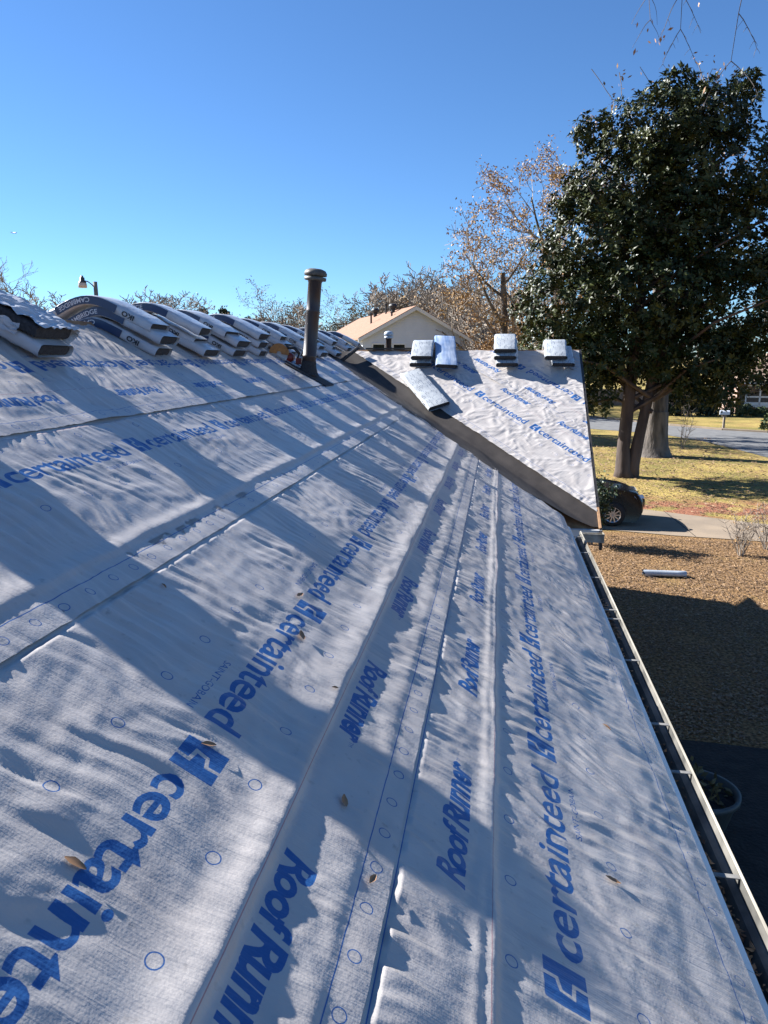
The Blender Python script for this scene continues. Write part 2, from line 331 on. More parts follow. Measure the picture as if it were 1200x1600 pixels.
def sheet_mat(name, redline, red_amp):
    m, N, L, P = newmat(name)
    P.inputs['Roughness'].default_value = 0.40; P.inputs['Specular IOR Level'].default_value = 0.55
    uv = N.new('ShaderNodeUVMap'); uv.uv_map = 'uv'
    tx = N.new('ShaderNodeTexImage'); tx.image = img; tx.extension = 'REPEAT'; L.new(uv.outputs[0], tx.inputs[0])
    met = N.new('ShaderNodeMapping'); met.inputs['Scale'].default_value = (PERIOD, WIDTH, 1); L.new(uv.outputs[0], met.inputs[0])
    n1 = N.new('ShaderNodeTexNoise'); n1.inputs['Scale'].default_value = 5; n1.inputs['Detail'].default_value = 6; L.new(met.outputs[0], n1.inputs['Vector'])
    r = N.new('ShaderNodeValToRGB'); r.color_ramp.elements[0].position = 0.3; r.color_ramp.elements[1].position = 0.7
    r.color_ramp.elements[0].color = (0.43, 0.39, 0.36, 1); r.color_ramp.elements[1].color = (0.50, 0.46, 0.425, 1); L.new(n1.outputs['Fac'], r.inputs[0])
    n2 = N.new('ShaderNodeTexNoise'); n2.inputs['Scale'].default_value = 60; n2.inputs['Detail'].default_value = 3; L.new(met.outputs[0], n2.inputs['Vector'])
    ink = N.new('ShaderNodeValToRGB'); ink.color_ramp.elements[0].color = (0.006, 0.072, 0.235, 1); ink.color_ramp.elements[1].color = (0.010, 0.105, 0.32, 1); L.new(n2.outputs['Fac'], ink.inputs[0])
    fac = N.new('ShaderNodeMath'); fac.operation = 'MULTIPLY'; L.new(tx.outputs['Color'], fac.inputs[0]); fac.inputs[1].default_value = 0.97
    # faint red guide line
    sp = N.new('ShaderNodeSeparateXYZ'); L.new(met.outputs[0], sp.inputs[0])
    def mth(op, a, b):
        n = N.new('ShaderNodeMath'); n.operation = op
        for i, v in enumerate((a, b)):
            if isinstance(v, (int, float)): n.inputs[i].default_value = v
            else: L.new(v, n.inputs[i])
        return n.outputs[0]
    d = mth('ABSOLUTE', mth('SUBTRACT', sp.outputs[1], redline), 0.0)
    rl = mth('MULTIPLY', mth('LESS_THAN', d, 0.0014), red_amp)
    mx = N.new('ShaderNodeMix'); mx.data_type = 'RGBA'; L.new(rl, mx.inputs['Factor']); L.new(r.outputs[0], mx.inputs['A']); mx.inputs['B'].default_value = (0.30, 0.08, 0.10, 1)
    # grey scuffs and dust specks
    n4 = N.new('ShaderNodeTexNoise'); n4.inputs['Scale'].default_value = 26; n4.inputs['Detail'].default_value = 8; L.new(met.outputs[0], n4.inputs['Vector'])
    sc = N.new('ShaderNodeMapRange'); sc.inputs[1].default_value = 0.63; sc.inputs[2].default_value = 0.76; sc.inputs[4].default_value = 0.5; L.new(n4.outputs['Fac'], sc.inputs[0])
    mx3 = N.new('ShaderNodeMix'); mx3.data_type = 'RGBA'; L.new(sc.outputs[0], mx3.inputs['Factor']); L.new(mx.outputs['Result'], mx3.inputs['A']); mx3.inputs['B'].default_value = (0.20, 0.18, 0.165, 1)
    mx2 = N.new('ShaderNodeMix'); mx2.data_type = 'RGBA'; L.new(fac.outputs[0], mx2.inputs['Factor']); L.new(mx3.outputs['Result'], mx2.inputs['A']); L.new(ink.outputs[0], mx2.inputs['B'])
    L.new(mx2.outputs['Result'], P.inputs['Base Color'])
    # woven fabric: fine ribs both ways plus small creases
    w1 = N.new('ShaderNodeTexWave'); w1.bands_direction = 'X'; w1.inputs['Scale'].default_value = 42; w1.inputs['Distortion'].default_value = 2.5; w1.inputs['Detail'].default_value = 2; L.new(met.outputs[0], w1.inputs['Vector'])
    n3 = N.new('ShaderNodeTexNoise'); n3.inputs['Scale'].default_value = 110; n3.inputs['Detail'].default_value = 4; L.new(met.outputs[0], n3.inputs['Vector'])
    wsum = mth('ADD', mth('MULTIPLY', w1.outputs['Fac'], 0.05), mth('MULTIPLY', n3.outputs['Fac'], 0.28))
    b = N.new('ShaderNodeBump'); b.inputs['Distance'].default_value = 0.0023; b.inputs['Strength'].default_value = 1.0; mpa = N.new('ShaderNodeMapping'); mpa.inputs['Scale'].default_value = (1, 0.10, 1); mpa.inputs['Rotation'].default_value = (0, 0, R(4)); L.new(met.outputs[0], mpa.inputs[0])
    n5 = N.new('ShaderNodeTexNoise'); n5.inputs['Scale'].default_value = 52; n5.inputs['Detail'].default_value = 3; n5.inputs['Distortion'].default_value = 0.4; L.new(mpa.outputs[0], n5.inputs['Vector'])
    wsum = mth('ADD', wsum, mth('MULTIPLY', n5.outputs['Fac'], 1.05)); L.new(wsum, b.inputs['Height']); L.new(b.outputs[0], P.inputs['Normal'])
    return m
M['sheet_a'] = sheet_mat('underlayment_upright', 0.873, 0.55)
M['sheet_b'] = sheet_mat('underlayment_turned', 0.921, 0.7)

# ------------------------------------------------------------------ ground, drive, road
def sheet_grid(name, x0, x1, y0, y1, nx, ny, z, mat_, hf=None):
    xs = np.linspace(x0, x1, nx); ys = np.linspace(y0, y1, ny); X, Y = np.meshgrid(xs, ys)
    Z = np.full_like(X, z) + (hf(X, Y) if hf else 0)
    V = np.stack([X, Y, Z], -1).reshape(-1, 3)
    i = np.arange(ny-1)[:, None]*nx + np.arange(nx-1)[None]; F = np.stack([i, i+1, i+nx+1, i+nx], -1).reshape(-1, 4)
    return obj(name, V, F, mat_)
def poly_sheet(name, pts, z, mat_):
    return obj(name, [(p[0], p[1], z) for p in pts], [tuple(range(len(pts)))], mat_)
g = obj('ground', [(-4000, -4000, -0.004), (4000, -4000, -0.004), (4000, 4000, -0.004), (-4000, 4000, -0.004)], [(0, 1, 2, 3)], M['grass']); tag(g, kind='structure')
V = [(-8, 24.3), (0, 24.2), (4.63, 23.89), (6.22, 22.97), (7.76, 22.15), (12, 21.2), (30, 20.5), (30, 17.6), (12, 19.3), (7.05, 19.99), (4.74, 20.35), (3.08, 20.79), (-8, 21.2)]
dr = poly_sheet('driveway', V, 0.012, M['concrete']); tag(dr, kind='structure')
jt = MB()
for a, b_ in (((5.21, 23.68), (5.33, 20.30)), ((8.9, 21.85), (8.75, 19.8)), ((1.4, 24.1), (1.5, 20.95))):
    A_, B_ = Vector((*a, 0)), Vector((*b_, 0)); d_ = (B_-A_).normalized(); n_ = Vector((-d_.y, d_.x, 0))*0.012
    jt.add([A_-n_+Vector((0,0,.016)), B_-n_+Vector((0,0,.016)), B_+n_+Vector((0,0,.016)), A_+n_+Vector((0,0,.016))], [(0, 1, 2, 3)])
jt.obj('expansion_joint', M['mulch'], dr)
st = poly_sheet('street', [(-30, 70), (6.18, 51.2), (10.0, 48.6), (11.65, 44.6), (12.34, 40.85), (12.9, 37), (14, 32), (40, 26), (60, 40), (17.04, 50.36), (14.72, 51.72), (12.13, 54.63), (7.47, 61.36), (-30, 80)], 0.010, M['asphalt']); tag(st, kind='structure')
kb = MB()
kp = [(-30, 80), (7.47, 61.36), (12.13, 54.63), (14.72, 51.72), (17.04, 50.36), (60, 40)]
for a, b_ in zip(kp[:-1], kp[1:]):
    A_, B_ = Vector((*a, 0)), Vector((*b_, 0)); d_ = (B_-A_); n_ = Vector((-d_.y, d_.x, 0)).normalized()*0.16
    kb.obox((A_+B_)/2 + Vector((0, 0, 0.05)), d_/2, n_, Vector((0, 0, 0.06)))
k_ = kb.obj('kerb', M['concrete']); tag(k_, kind='structure')
bed = poly_sheet('planting_bed', [(1.0, -4), (3.3, -4), (3.3, 6.6), (3.5, 8.9), (1.2, 9.1), (1.0, 9.0)], 0.008, M['mulch']); tag(bed, kind='structure')

# ------------------------------------------------------------------ the house we stand on
RM, RH = 0.535, 1.38           # roof pitch, height of the eye over the roof straight below
XE, XR = 0.79, -3.02           # eave, ridge
RN = math.sqrt(1 + RM*RM)
def rz(x): return HC - RH - RM * x
WY, WM, WZ = 12.2, 0.62, HC + 0.098      # wing: ridge line y, pitch, ridge height
WX = 1.23                                # gable end
def wz(y): return WZ - WM * abs(WY - y)
def valley_y(x): return WY - (WZ - rz(x)) / WM
Y0, Y1 = -4.0, 16.5
house = empty('house', (-3.0, 5.0, 0.0))
tag(house, 'house under us with steep roof covered in blue lettered underlayment', 'house')
XB = 2*XR - XE
d_ = MB()
d_.prism([(XE, rz(XE)-0.02), (XR, rz(XR)-0.02), (XB, rz(XE)-0.02), (XB, rz(XE)-0.06), (XR, rz(XR)-0.075), (XE, rz(XE)-0.06)], 'y', Y0, Y1)
d_.obj('roof_deck', M['osb'], house)
d_ = MB(); ye = 8.83; yb = 2*WY - ye
d_.prism([(ye, wz(ye)-0.02), (WY, WZ-0.02), (yb, wz(yb)-0.02), (yb, wz(yb)-0.06), (WY, WZ-0.08), (ye, wz(ye)-0.06)], 'x', -2.9, WX)
d_.obj('wing_deck', M['osb'], house)
w_ = MB(); w_.box(XB+0.5, XE-0.45, Y0+0.4, Y1-0.4, 0.0, rz(XE)-0.05); w_.obj('wall', M['siding_own'], house)
w_ = MB(); w_.prism([(ye+0.45, 0.0), (yb-0.45, 0.0), (yb-0.45, wz(yb)-0.08), (WY, WZ-0.32), (ye+0.45, wz(ye)-0.08)], 'x', -0.8, WX-0.28); w_.obj('wing_wall', M['siding_own'], house)

# --- wrinkled underlayment strips on the main slope
def sheet_object(name, U, S, X, Y, Z, uvU, uvV, mat_, parent):
    ny, nx = X.shape
    V = np.stack([X, Y, Z], -1).reshape(-1, 3) - np.array(worigin(parent))
    i = np.arange(ny-1)[:, None]*nx + np.arange(nx-1)[None]; F = np.stack([i, i+1, i+nx+1, i+nx], -1).reshape(-1, 4)
    me = bpy.data.meshes.new(name); me.vertices.add(len(V)); me.vertices.foreach_set('co', V.ravel())
    me.loops.add(F.size); me.loops.foreach_set('vertex_index', F.ravel()); me.polygons.add(len(F))
    me.polygons.foreach_set('loop_start', np.arange(0, F.size, 4)); me.polygons.foreach_set('use_smooth', np.ones(len(F), bool))
    me.update(calc_edges=True); me.validate()
    lay = me.uv_layers.new(name='uv'); uv = np.stack([uvU.ravel()[F.ravel()], uvV.ravel()[F.ravel()]], -1); lay.data.foreach_set('uv', uv.astype(np.float32).ravel())
    me.materials.append(mat_)
    return link(bpy.data.objects.new(name, me), parent)

def pleats(q, s, lam, seed, length=0.5):
    """gathered cloth: crests along s, wave length lam, sharpened"""
    a = nz(q / lam, s / length, seed)
    return a * np.abs(a) ** 0.3
def wrinkle(u, s, i):
    sd_ = 20 * i
    wu = u + 0.10 * nz(u/0.45, s/0.4, sd_+1); ws = s + 0.06 * nz(u/0.4, s/0.35, sd_+2)
    h = 0.0058 * nz(u/0.62, s/0.42, sd_+3)
    h += 0.0028 * nz(wu/0.24, ws/0.15, sd_+4)
    h += 0.0016 * nz(wu/0.085, ws/0.06, sd_+5)
    calm = 1.0
    for r_ in {0: (0.88,), 1: (1.462, 1.36), 2: (2.40,), 3: ()}[i]: calm = calm * (1 - 0.8*np.exp(-((s - r_)/0.085)**2))
    patch = sstep(-0.35, 0.45, nz(u/0.7, s/0.5, sd_+6))
    skew = {0: -0.16, 1: -0.04, 2: -0.10, 3: -0.35}[i]
    q = wu + skew * s
    h += calm * 1.4 * (0.0062 * pleats(q, s, 0.060, sd_+7, 0.42) + 0.0020 * pleats(q, s, 0.026, sd_+8, 0.20)) * (0.35 + 0.65 * patch)
    st_ = nz((wu + skew*s)/0.040, s/0.32, sd_+10); st2 = nz((wu + skew*1.3*s)/0.095, s/0.48, sd_+11)
    h += calm * 1.5 * (0.0022 * st_ + 0.0052 * (0.35 - np.abs(st_))) * (0.6+0.5*nz(u/0.5, s/0.3, sd_+12)) + calm * 0.0110 * (0.35-np.abs(st2)) * (0.55+0.45*nz(u/0.6, s/0.5, sd_+13))
    if i == 3: h += 0.0065 * pleats(q, s, 0.13, sd_+9, 0.9) * sstep(3.45, 3.9, s)
    def ridge(r, a, w1, w2, seed):
        c = s - (r + 0.012 * nz(u/0.9, u*0, seed) + 0.006*nz(u/0.25, u*0, seed+1)); w = np.where(c > 0, w2, w1)
        amp = a * (1 + 0.35 * nz(u/0.8, u*0, seed+2)) * sstep(-9, -8, u)
        e = np.exp(-(c/w)**2)
        return amp * e + (0.0014 * nz(u/0.016, s/0.09, seed+3) + 0.0008*nz(u/0.034, s/0.06, seed+4)) * np.exp(-((c-0.04)/0.08)**2)
    if i == 0: h += ridge(0.872, 0.0065, 0.014, 0.02, 301) + ridge(0.905, 0.004, 0.015, 0.02, 307)
    if i == 1: h += ridge(1.462, 0.0130, 0.018, 0.075, 311) + ridge(1.255, 0.003, 0.02, 0.05, 317)
    if i == 2: h += ridge(2.400, 0.0075, 0.02, 0.045, 321)
    return h
def far_end(s, i):
    x = XE - s / RN
    pts = [(-3.2, 11.9), (-2.62, 11.35), (-2.08, 10.97), (-1.65, 10.80), (-1.2, 10.27), (-0.5, 9.50), (-0.24, 9.42), (0.21, 9.15), (0.58, 8.80), (0.95, 8.42)]
    y = np.interp(x, [p[0] for p in pts], [p[1] for p in pts])
    return y + 0.05 * nz(s/0.22, s*0 + i*3.7, 77) + (0.0, 0.06, -0.05, 0.05)[i]
seg = np.concatenate([np.linspace(-4, 0.6, 70, endpoint=False), np.arange(0.6, 3.0, 0.0085), np.arange(3.0, 6.0, 0.0105), np.linspace(6.0, 12.0, 300)])
TPAR = (seg - seg[0]) / (seg[-1] - seg[0])
STRIPS = [(0.0, 1.22, 0.0085, False, 1.503), (1.153, 1.153+1.219, 0.0085, True, 1.670), (2.246, 2.246+1.12, 0.0095, False, 2.282), (3.145, 4.335, 0.011, True, 3.67)]
def warp_u(u_end):
    return seg[0] + (u_end - seg[0]) * TPAR
for i, (s0, s1, ds, rot, uref) in enumerate(STRIPS):
    sv = np.arange(s0, s1, ds); fe = far_end(sv, i)
    U = np.stack([warp_u(e) for e in fe]); S = np.repeat(sv[:, None], U.shape[1], 1)
    edge_w = 0.004 * nz(U/0.5, U*0, 50+i) + 0.0025 * nz(U/0.12, U*0, 60+i)
    Ssh = S + (edge_w * (1 - sstep(0, 0.10, S - s0)) if i else 0)
    H = wrinkle(U, S, i) + 0.004 * (i % 2) + 0.004
    if i:   # lap: the lower edge rides over the strip below and lifts in places
        lift = 0.002 + 0.010 * sstep(0.10, 0.65, nz(U/0.55, U*0, 90+i)) + 0.0025 * np.maximum(0, nz(U/0.13, U*0, 95+i))
        e = 1 - sstep(0.0, 0.16, S - s0)
        H = H * (1 - 0.5*e) + (0.0035 + lift) * e
    # settle strips under the lap
    nxt = STRIPS[i+1][0] if i < 3 else 99
    H = np.where(S > nxt - 0.02, np.minimum(H, 0.002), H)
    if i == 0: H = 0.003 + np.maximum(H, 0.0) * sstep(0.0, 0.09, S)
    H = np.maximum(H, 0.0025)
    X = XE - Ssh / RN + H * RM / RN; Z = rz(XE - Ssh / RN) + H / RN
    vv = (S - s0) if not rot else (WIDTH - (S - s0))
    uu = (U - uref) if not rot else (uref - U)
    o = sheet_object('underlayment_sheet', U, S, X, U, Z, uu / PERIOD, vv / WIDTH, M['sheet_b' if rot else 'sheet_a'], house)
    o['label'] = ('lowest strip of grey underlayment, along the gutter', 'second strip of underlayment up from the gutter, lettering upside down', 'third strip of underlayment up from the gutter', 'topmost strip of underlayment under the ridge stacks')[i]

# --- wing: two sheets rolled out parallel to the valley
WA = Vector((-2.16799107, 12.00941587, HC-0.02016216)); WU = Vector((0.69977489, -0.6071394, -0.37642643)); WV = Vector((0.71436343, 0.59474056, 0.36873915)); WN = WU.cross(WV).normalized()
if WN.z < 0: WN = -WN
def wing_sheet(v0, v1, rot, uref, lift, seed):
    u = np.arange(-1.2, 5.2, 0.016); v = np.arange(v0, v1, 0.014); Ug, Vg = np.meshgrid(u, v)
    wu = Ug + 0.15*nz(Ug/0.4, Vg/0.4, seed); wv = Vg + 0.15*nz(Ug/0.4, Vg/0.4, seed+1)
    r1 = nz(wu/0.34, wv/0.20, seed+2); r2 = nz((wu+wv)/0.20, (wv-wu)/0.13, seed+3); r3 = nz(wu/0.09, wv/0.075, seed+4)
    H = 0.012 + 0.013*(0.5-np.abs(r1)) + 0.0125*(0.4-np.abs(r2)) + 0.0034*r3 + 0.008*nz(Ug/0.8, Vg/0.6, seed+5)
    H += lift * (1 - sstep(0, 0.12, Vg - v0)) * (0.6 + 0.6*nz(Ug/0.3, Ug*0, seed+6))
    H = np.maximum(H, 0.012)
    A_ = np.array(WA); X = A_[0] + Ug*WU.x + Vg*WV.x + H*WN.x; Y = A_[1] + Ug*WU.y + Vg*WV.y + H*WN.y; Z = A_[2] + Ug*WU.z + Vg*WV.z + H*WN.z
    vv = (Vg - v0) if not rot else (WIDTH - (Vg - v0)); uu = (Ug - uref) if not rot else (uref - Ug)
    o = sheet_object('underlayment_sheet', Ug, Vg, X, Y, Z, uu/PERIOD, vv/WIDTH, M['sheet_b' if rot else 'sheet_a'], house)
    bm = bmesh.new(); bm.from_mesh(o.data); off = worigin(house)
    for co, no in (((WX-0.004, 0, 0), (1, 0, 0)), ((0, WY-0.03, 0), (0, 1, 0)), ((0, 9.06, 0), (0, -1, 0)), ((-2.62, 0, 0), (-1, 0, 0))):
        bmesh.ops.bisect_plane(bm, geom=bm.verts[:]+bm.edges[:]+bm.faces[:], plane_co=Vector(co)-off, plane_no=no, clear_outer=True)
    bm.to_mesh(o.data); bm.free(); return o
o = wing_sheet(0.0, 1.219, False, 1.98, 0.006, 401); o['label'] = 'bright strip of underlayment on the wing along the dark valley'
o = wing_sheet(1.04, 2.26, True, 3.13, 0.008, 431); o['label'] = 'bright strip of underlayment on the wing below the right hand bundles'
o = wing_sheet(2.10, 3.30, False, 2.5, 0.010, 461); o['label'] = 'last corner of underlayment at the gable peak of the wing'

# --- dark valley membrane folded into the valley
nt, ns = 130, 34; tt = np.linspace(-0.02, 1.03, nt); xs = -2.95 + (XE + 0.42 + 2.95) * tt
V = []
for x in xs:
    yv = valley_y(x); rows = []
    for k in range(ns):
        a = k/(ns-1)*2 - 1            # -1 main side .. +1 wing side
        if a < 0:
            p = Vector((x - 0.55*a*0.55, yv + a*0.95, 0)); p.z = rz(p.x) + 0.004
        else:
            vp = Vector((x, yv, rz(x))); p = vp + WV*((0.05 - (vp-WA).dot(WV))*a); p.z += 0.004
        n_ = float(nz(x/0.5, a/0.7, 501))*0.010 + float(nz(x/0.16, a/0.5, 502))*0.004 + 0.012*max(0, 1-abs(a)*3)
        p.z += max(0.0, n_ + 0.006)*(1-max(0, a))**0.7
        rows.append(p)
    V += rows
F = [(i*ns+k, i*ns+k+1, (i+1)*ns+k+1, (i+1)*ns+k) for i in range(nt-1) for k in range(ns-1)]
o = obj('valley_membrane', V, F, M['felt'], house, True)
bm = bmesh.new(); bm.from_mesh(o.data); off = worigin(house)
for co, no in (((WX-0.003, 0, 0), (1, 0, 0)), ((0, ye+0.01, 0), (0, -1, 0)), ((0, WY-0.02, 0), (0, 1, 0))):
    bmesh.ops.bisect_plane(bm, geom=bm.verts[:]+bm.edges[:]+bm.faces[:], plane_co=Vector(co)-off, plane_no=no, clear_outer=(no[1] != -1 or True))
bm.to_mesh(o.data); bm.free()
o['label'] = 'dark brown membrane lining the valley'

# --- eave metal, gutter, fascia
rnd = random.Random(5)
ya = -4.0
for L_ in (3.05, 3.0, 3.05, 3.02):
    yb_ = min(ya + L_, 8.75); z0 = rz(XE)
    c_ = MB(); j = rnd.uniform(-0.004, 0.004)
    pts = [(XE-0.05, z0+0.05*RM-0.002), (XE+0.026+j, z0-0.026*RM-0.002), (XE+0.032+j, z0-0.055), (XE+0.027+j, z0-0.056), (XE+0.020+j, z0-0.030*RM), (XE-0.05, z0+0.05*RM-0.006)]
    c_.prism(pts, 'y', ya+0.003, yb_); c_.obj('drip_edge', M['white_metal'], house); ya = yb_
f_ = MB(); f_.box(XE-0.03, XE-0.005, Y0, 8.80, rz(XE)-0.24, rz(XE)-0.03); f_.obj('fascia', M['white_metal'], house)
gz = rz(XE) - 0.050                # gutter top
gi, go = XE + 0.012, XE + 0.142
prof = [(gi, gz), (gi, gz-0.095), (gi+0.075, gz-0.095), (gi+0.095, gz-0.06), (go-0.012, gz-0.045), (go-0.006, gz-0.006), (go-0.006, gz)]
def gutter_run(name, pts_fn, parent, mat_):
    g_ = MB(); n = len(prof); ysub = pts_fn
    V = [(p[0], y, p[1] + 0.003*math.sin(y*1.1)) for y in ysub for p in prof]
    F = [(i*n+k, (i+1)*n+k, (i+1)*n+k+1, i*n+k+1) for i in range(len(ysub)-1) for k in range(n-1)]
    g_.add(V, F); return g_.obj(name, mat_, parent)
ysub = list(np.linspace(-4.0, 8.08, 38))
gutter = gutter_run('gutter', ysub, house, M['gutter_in']); gutter['label'] = 'old white gutter along the eave'
sol = gutter.modifiers.new('s', 'SOLIDIFY'); sol.thickness = 0.002; sol.offset = 1
lp = MB()
V = []; n = 4
for y in ysub:
    w = 0.003*math.sin(y*1.1)
    V += [(go-0.006, y, gz+0.002+w), (go+0.004, y, gz+0.003+w), (go+0.005, y, gz-0.010+w), (go-0.005, y, gz-0.009+w)]
F = [(i*n+k, i*n+(k+1) % n, (i+1)*n+(k+1) % n, (i+1)*n+k) for i in range(len(ysub)-1) for k in range(n)]
obj('gutter_lip', V, F, M['gutter'], gutter)
V = []
for y in ysub:
    w = 0.003*math.sin(y*1.1)
    V += [(go+0.000, y, gz-0.010+w), (go+0.002, y, gz-0.05+w), (go-0.03, y, gz-0.075+w), (go-0.045, y, gz-0.098+w), (gi, y, gz-0.098+w)]
F = [(i*5+k, (i+1)*5+k, (i+1)*5+k+1, i*5+k+1) for i in range(len(ysub)-1) for k in range(4)]
obj('gutter_face', V, F, M['gutter'], gutter)
for y in (-1.4, 0.1, 1.22, 1.80, 2.55, 3.25, 3.72, 4.55, 5.3, 5.5, 6.35, 7.2, 7.85):
    h_ = MB(); h_.obox(((gi+go)/2, y + rnd.uniform(-.01, .01), gz-0.006), (0.066, 0.004*rnd.uniform(-1, 1), 0), (0, 0.011, 0), (0, 0, 0.002)); h_.obox((gi+0.012, y, gz-0.010), (0.008, 0, 0), (0, 0.014, 0), (0, 0, 0.008))
    h_.obj('gutter_hanger', M['hanger'], gutter)
# corner: eave board of the wing and the short return of the gutter
zf = wz(ye)
c_ = MB(); c_.box(XE-0.01, WX+0.02, ye-0.035, ye-0.012, zf-0.15, zf-0.012); c_.obj('fascia', M['white_metal'], house)
c_ = MB(); c_.box(XE-0.01, WX+0.03, ye-0.045, ye+0.03, zf-0.009, zf-0.004); c_.obj('drip_edge', M['white_metal'], house)
c_ = MB(); c_.prism([(ye-0.02, zf+0.002), (ye+0.30, wz(ye+0.30)+0.002), (ye+0.30, wz(ye+0.30)+0.022), (ye-0.02, zf+0.022)], 'x', WX-0.004, WX+0.024); c_.obj('rake_end_board', M['osb'], house)
c_ = MB(); yy = 7.98; xr_ = 1.17
c_.box(go-0.012, xr_, yy-0.006, yy+0.004, gz-0.095, gz-0.01); c_.box(go-0.012, xr_, yy+0.10, yy+0.108, gz-0.09, gz-0.01); c_.box(go-0.012, xr_, yy+0.004, yy+0.10, gz-0.095, gz-0.088); c_.box(xr_-0.008, xr_, yy, yy+0.106, gz-0.095, gz)
c_.box(go-0.014, xr_+0.003, yy-0.010, yy+0.002, gz-0.012, gz)
c_.obj('gutter_return', M['gutter'], gutter)
# rake trim of the gable and wood showing along the ridges
c_ = MB(); c_.prism([(ye-0.10, wz(ye-0.10)+0.02), (WY, WZ+0.016), (WY, WZ-0.17), (ye-0.10, wz(ye-0.10)-0.17)], 'x', WX, WX+0.032); c_.obj('rake_trim', M['dark_trim'], house)
c_ = MB(); c_.prism([(WY, WZ+0.016), (yb+0.1, wz(yb+0.1)+0.02), (yb+0.1, wz(yb+0.1)-0.17), (WY, WZ-0.17)], 'x', WX, WX+0.032); c_.obj('rake_trim', M['dark_trim'], house)
c_ = MB(); c_.prism([(WY-0.055, wz(WY-0.055)-0.016), (WY-0.005, WZ+0.016), (WY+0.04, wz(WY+0.04)+0.002), (WY+0.04, wz(WY+.04)-0.016)], 'x', -2.35, WX-0.002); c_.obj('ridge_board', M['osb'], house)
c_ = MB(); c_.prism([(XR+0.075, rz(XR+0.075)-0.018), (XR+0.005, rz(XR)+0.020), (XR-0.07, rz(XR+0.07)-0.0)], 'y', Y0, Y1); c_.obj('ridge_board', M['osb'], house)
# back slope felt so that the far side is not bare
c_ = MB(); c_.add([(XR-0.07, Y0, rz(XR)-0.045), (XR-0.07, Y1, rz(XR)-0.045), (XB, Y1, rz(XE)), (XB, Y0, rz(XE))], [(0, 1, 2, 3)]); c_.obj('back_slope_felt', M['felt'], house)
c_ = MB(); c_.add([(-2.9, WY+0.05, WZ-0.035), (WX, WY+0.05, WZ-0.035), (WX, yb, wz(yb)+0.002), (-2.9, yb, wz(yb)+0.002)], [(0, 1, 2, 3)]); c_.obj('back_slope_felt', M['felt'], house)
c_ = MB(); c_.obox((-1.72, WY+0.03, WZ+0.035), (0.42, 0.02, 0), (0, 0.10, 0), (0, 0, 0.014)); o = c_.obj('ridge_felt_flap', M['felt'], house)
c_ = MB(); c_.tube([(-2.62, 11.62, wz(11.62)+0.07), (-2.25, 12.05, WZ+0.05)], [0.03, 0.03], 8); c_.obj('felt_roll_end', M['shingle'], house)

# --- flue pipe
px_, py_ = -2.20, 8.58; pz = rz(px_)
axis = Vector((0.10, 0.0, 1.0)).normalized(); Mx = axis.to_track_quat('Z', 'Y').to_matrix()
def flue(base, length, r, caps, parent, mat_, capmat):
    t_ = MB(); prof_ = [(r*1.02, -0.15), (r*1.02, 0.20), (r*1.07, 0.205), (r*1.07, 0.225), (r, 0.23), (r, length*0.62), (r*1.04, length*0.625), (r*1.04, length*0.645), (r, length*0.65), (r, length-0.10), (r*1.06, length-0.098), (r*1.06, length-0.02)]
    t_.lathe(prof_, base, 28, Mx); p = t_.obj('vent_pipe', mat_, parent, True)
    bpy.context.view_layer.update()
    t_ = MB(); t_.lathe([(r*0.5, length-0.085), (r*1.55, length-0.080), (r*1.62, length-0.072), (r*1.62, length-0.045), (r*1.55, length-0.045), (r*1.1, length-0.048), (r*1.1, length-0.03), (r*1.60, length-0.03), (r*1.66, length-0.028), (r*1.68, length+0.000), (r*1.45, length+0.030), (r*0.9, length+0.046), (r*0.02, length+0.052)], base, 28, Mx)
    t_.obj('vent_cap', capmat, p, True); return p
flu = flue((px_, py_, pz), 1.14, 0.077, True, house, M['pipe'], M['cap']); flu['label'] = 'tall brown flue pipe with flat mushroom cap'
t_ = MB(); t_.lathe([(0.13, 0.004), (0.11, 0.03), (0.088, 0.10), (0.082, 0.16)], (px_, py_, pz), 24, Mx); t_.obox((px_+0.02, py_, pz+0.006), Vector((0.24, 0, -0.24*RM)), (0, 0.21, 0), (0.004, 0, 0.006)); t_.obj('flashing', M['shingle'], flu)
Mx = Matrix.Identity(3)
fl2 = flue((-1.98, 13.6, wz(13.6)), HC+0.41-wz(13.6), 0.05, True, house, M['pipe'], M['grey_metal']); fl2['label'] = 'short brown pipe with pale cap behind the wing ridge'

# ------------------------------------------------------------------ shingle bundles
BW, BT, BL = 0.335, 0.078, 1.02
class Prof:
    """bent centre line: l -> point, tangent, normal in the x-z plane"""
    def __init__(s, m, r, k, th=None):
        th = th or BT
        x = np.linspace(-1.3, 1.3, 521); z = -m*(np.sqrt(x*x + r*r) - r) - 0.022
        if m == 0: z = 0*x
        tx = np.gradient(x); tz = np.gradient(z); ln = np.hypot(tx, tz); tx /= ln; tz /= ln
        off = k * th * 1.03
        x2 = x - tz*off; z2 = z + tx*off
        d = np.concatenate([[0], np.cumsum(np.hypot(np.diff(x2), np.diff(z2)))]); d -= np.interp(0, x2, d)
        s.d, s.x, s.z, s.tx, s.tz = d, x2, z2, tx, tz
    def at(s, l, v):
        x = np.interp(l, s.d, s.x); z = np.interp(l, s.d, s.z); tx = np.interp(l, s.d, s.tx); tz = np.interp(l, s.d, s.tz)
        return x - tz*v, z + tx*v
TXT = {k: text_tris(k, o_) for k, o_ in (('CAMBRIDGE', 0.012), ('IKO', 0.03))}
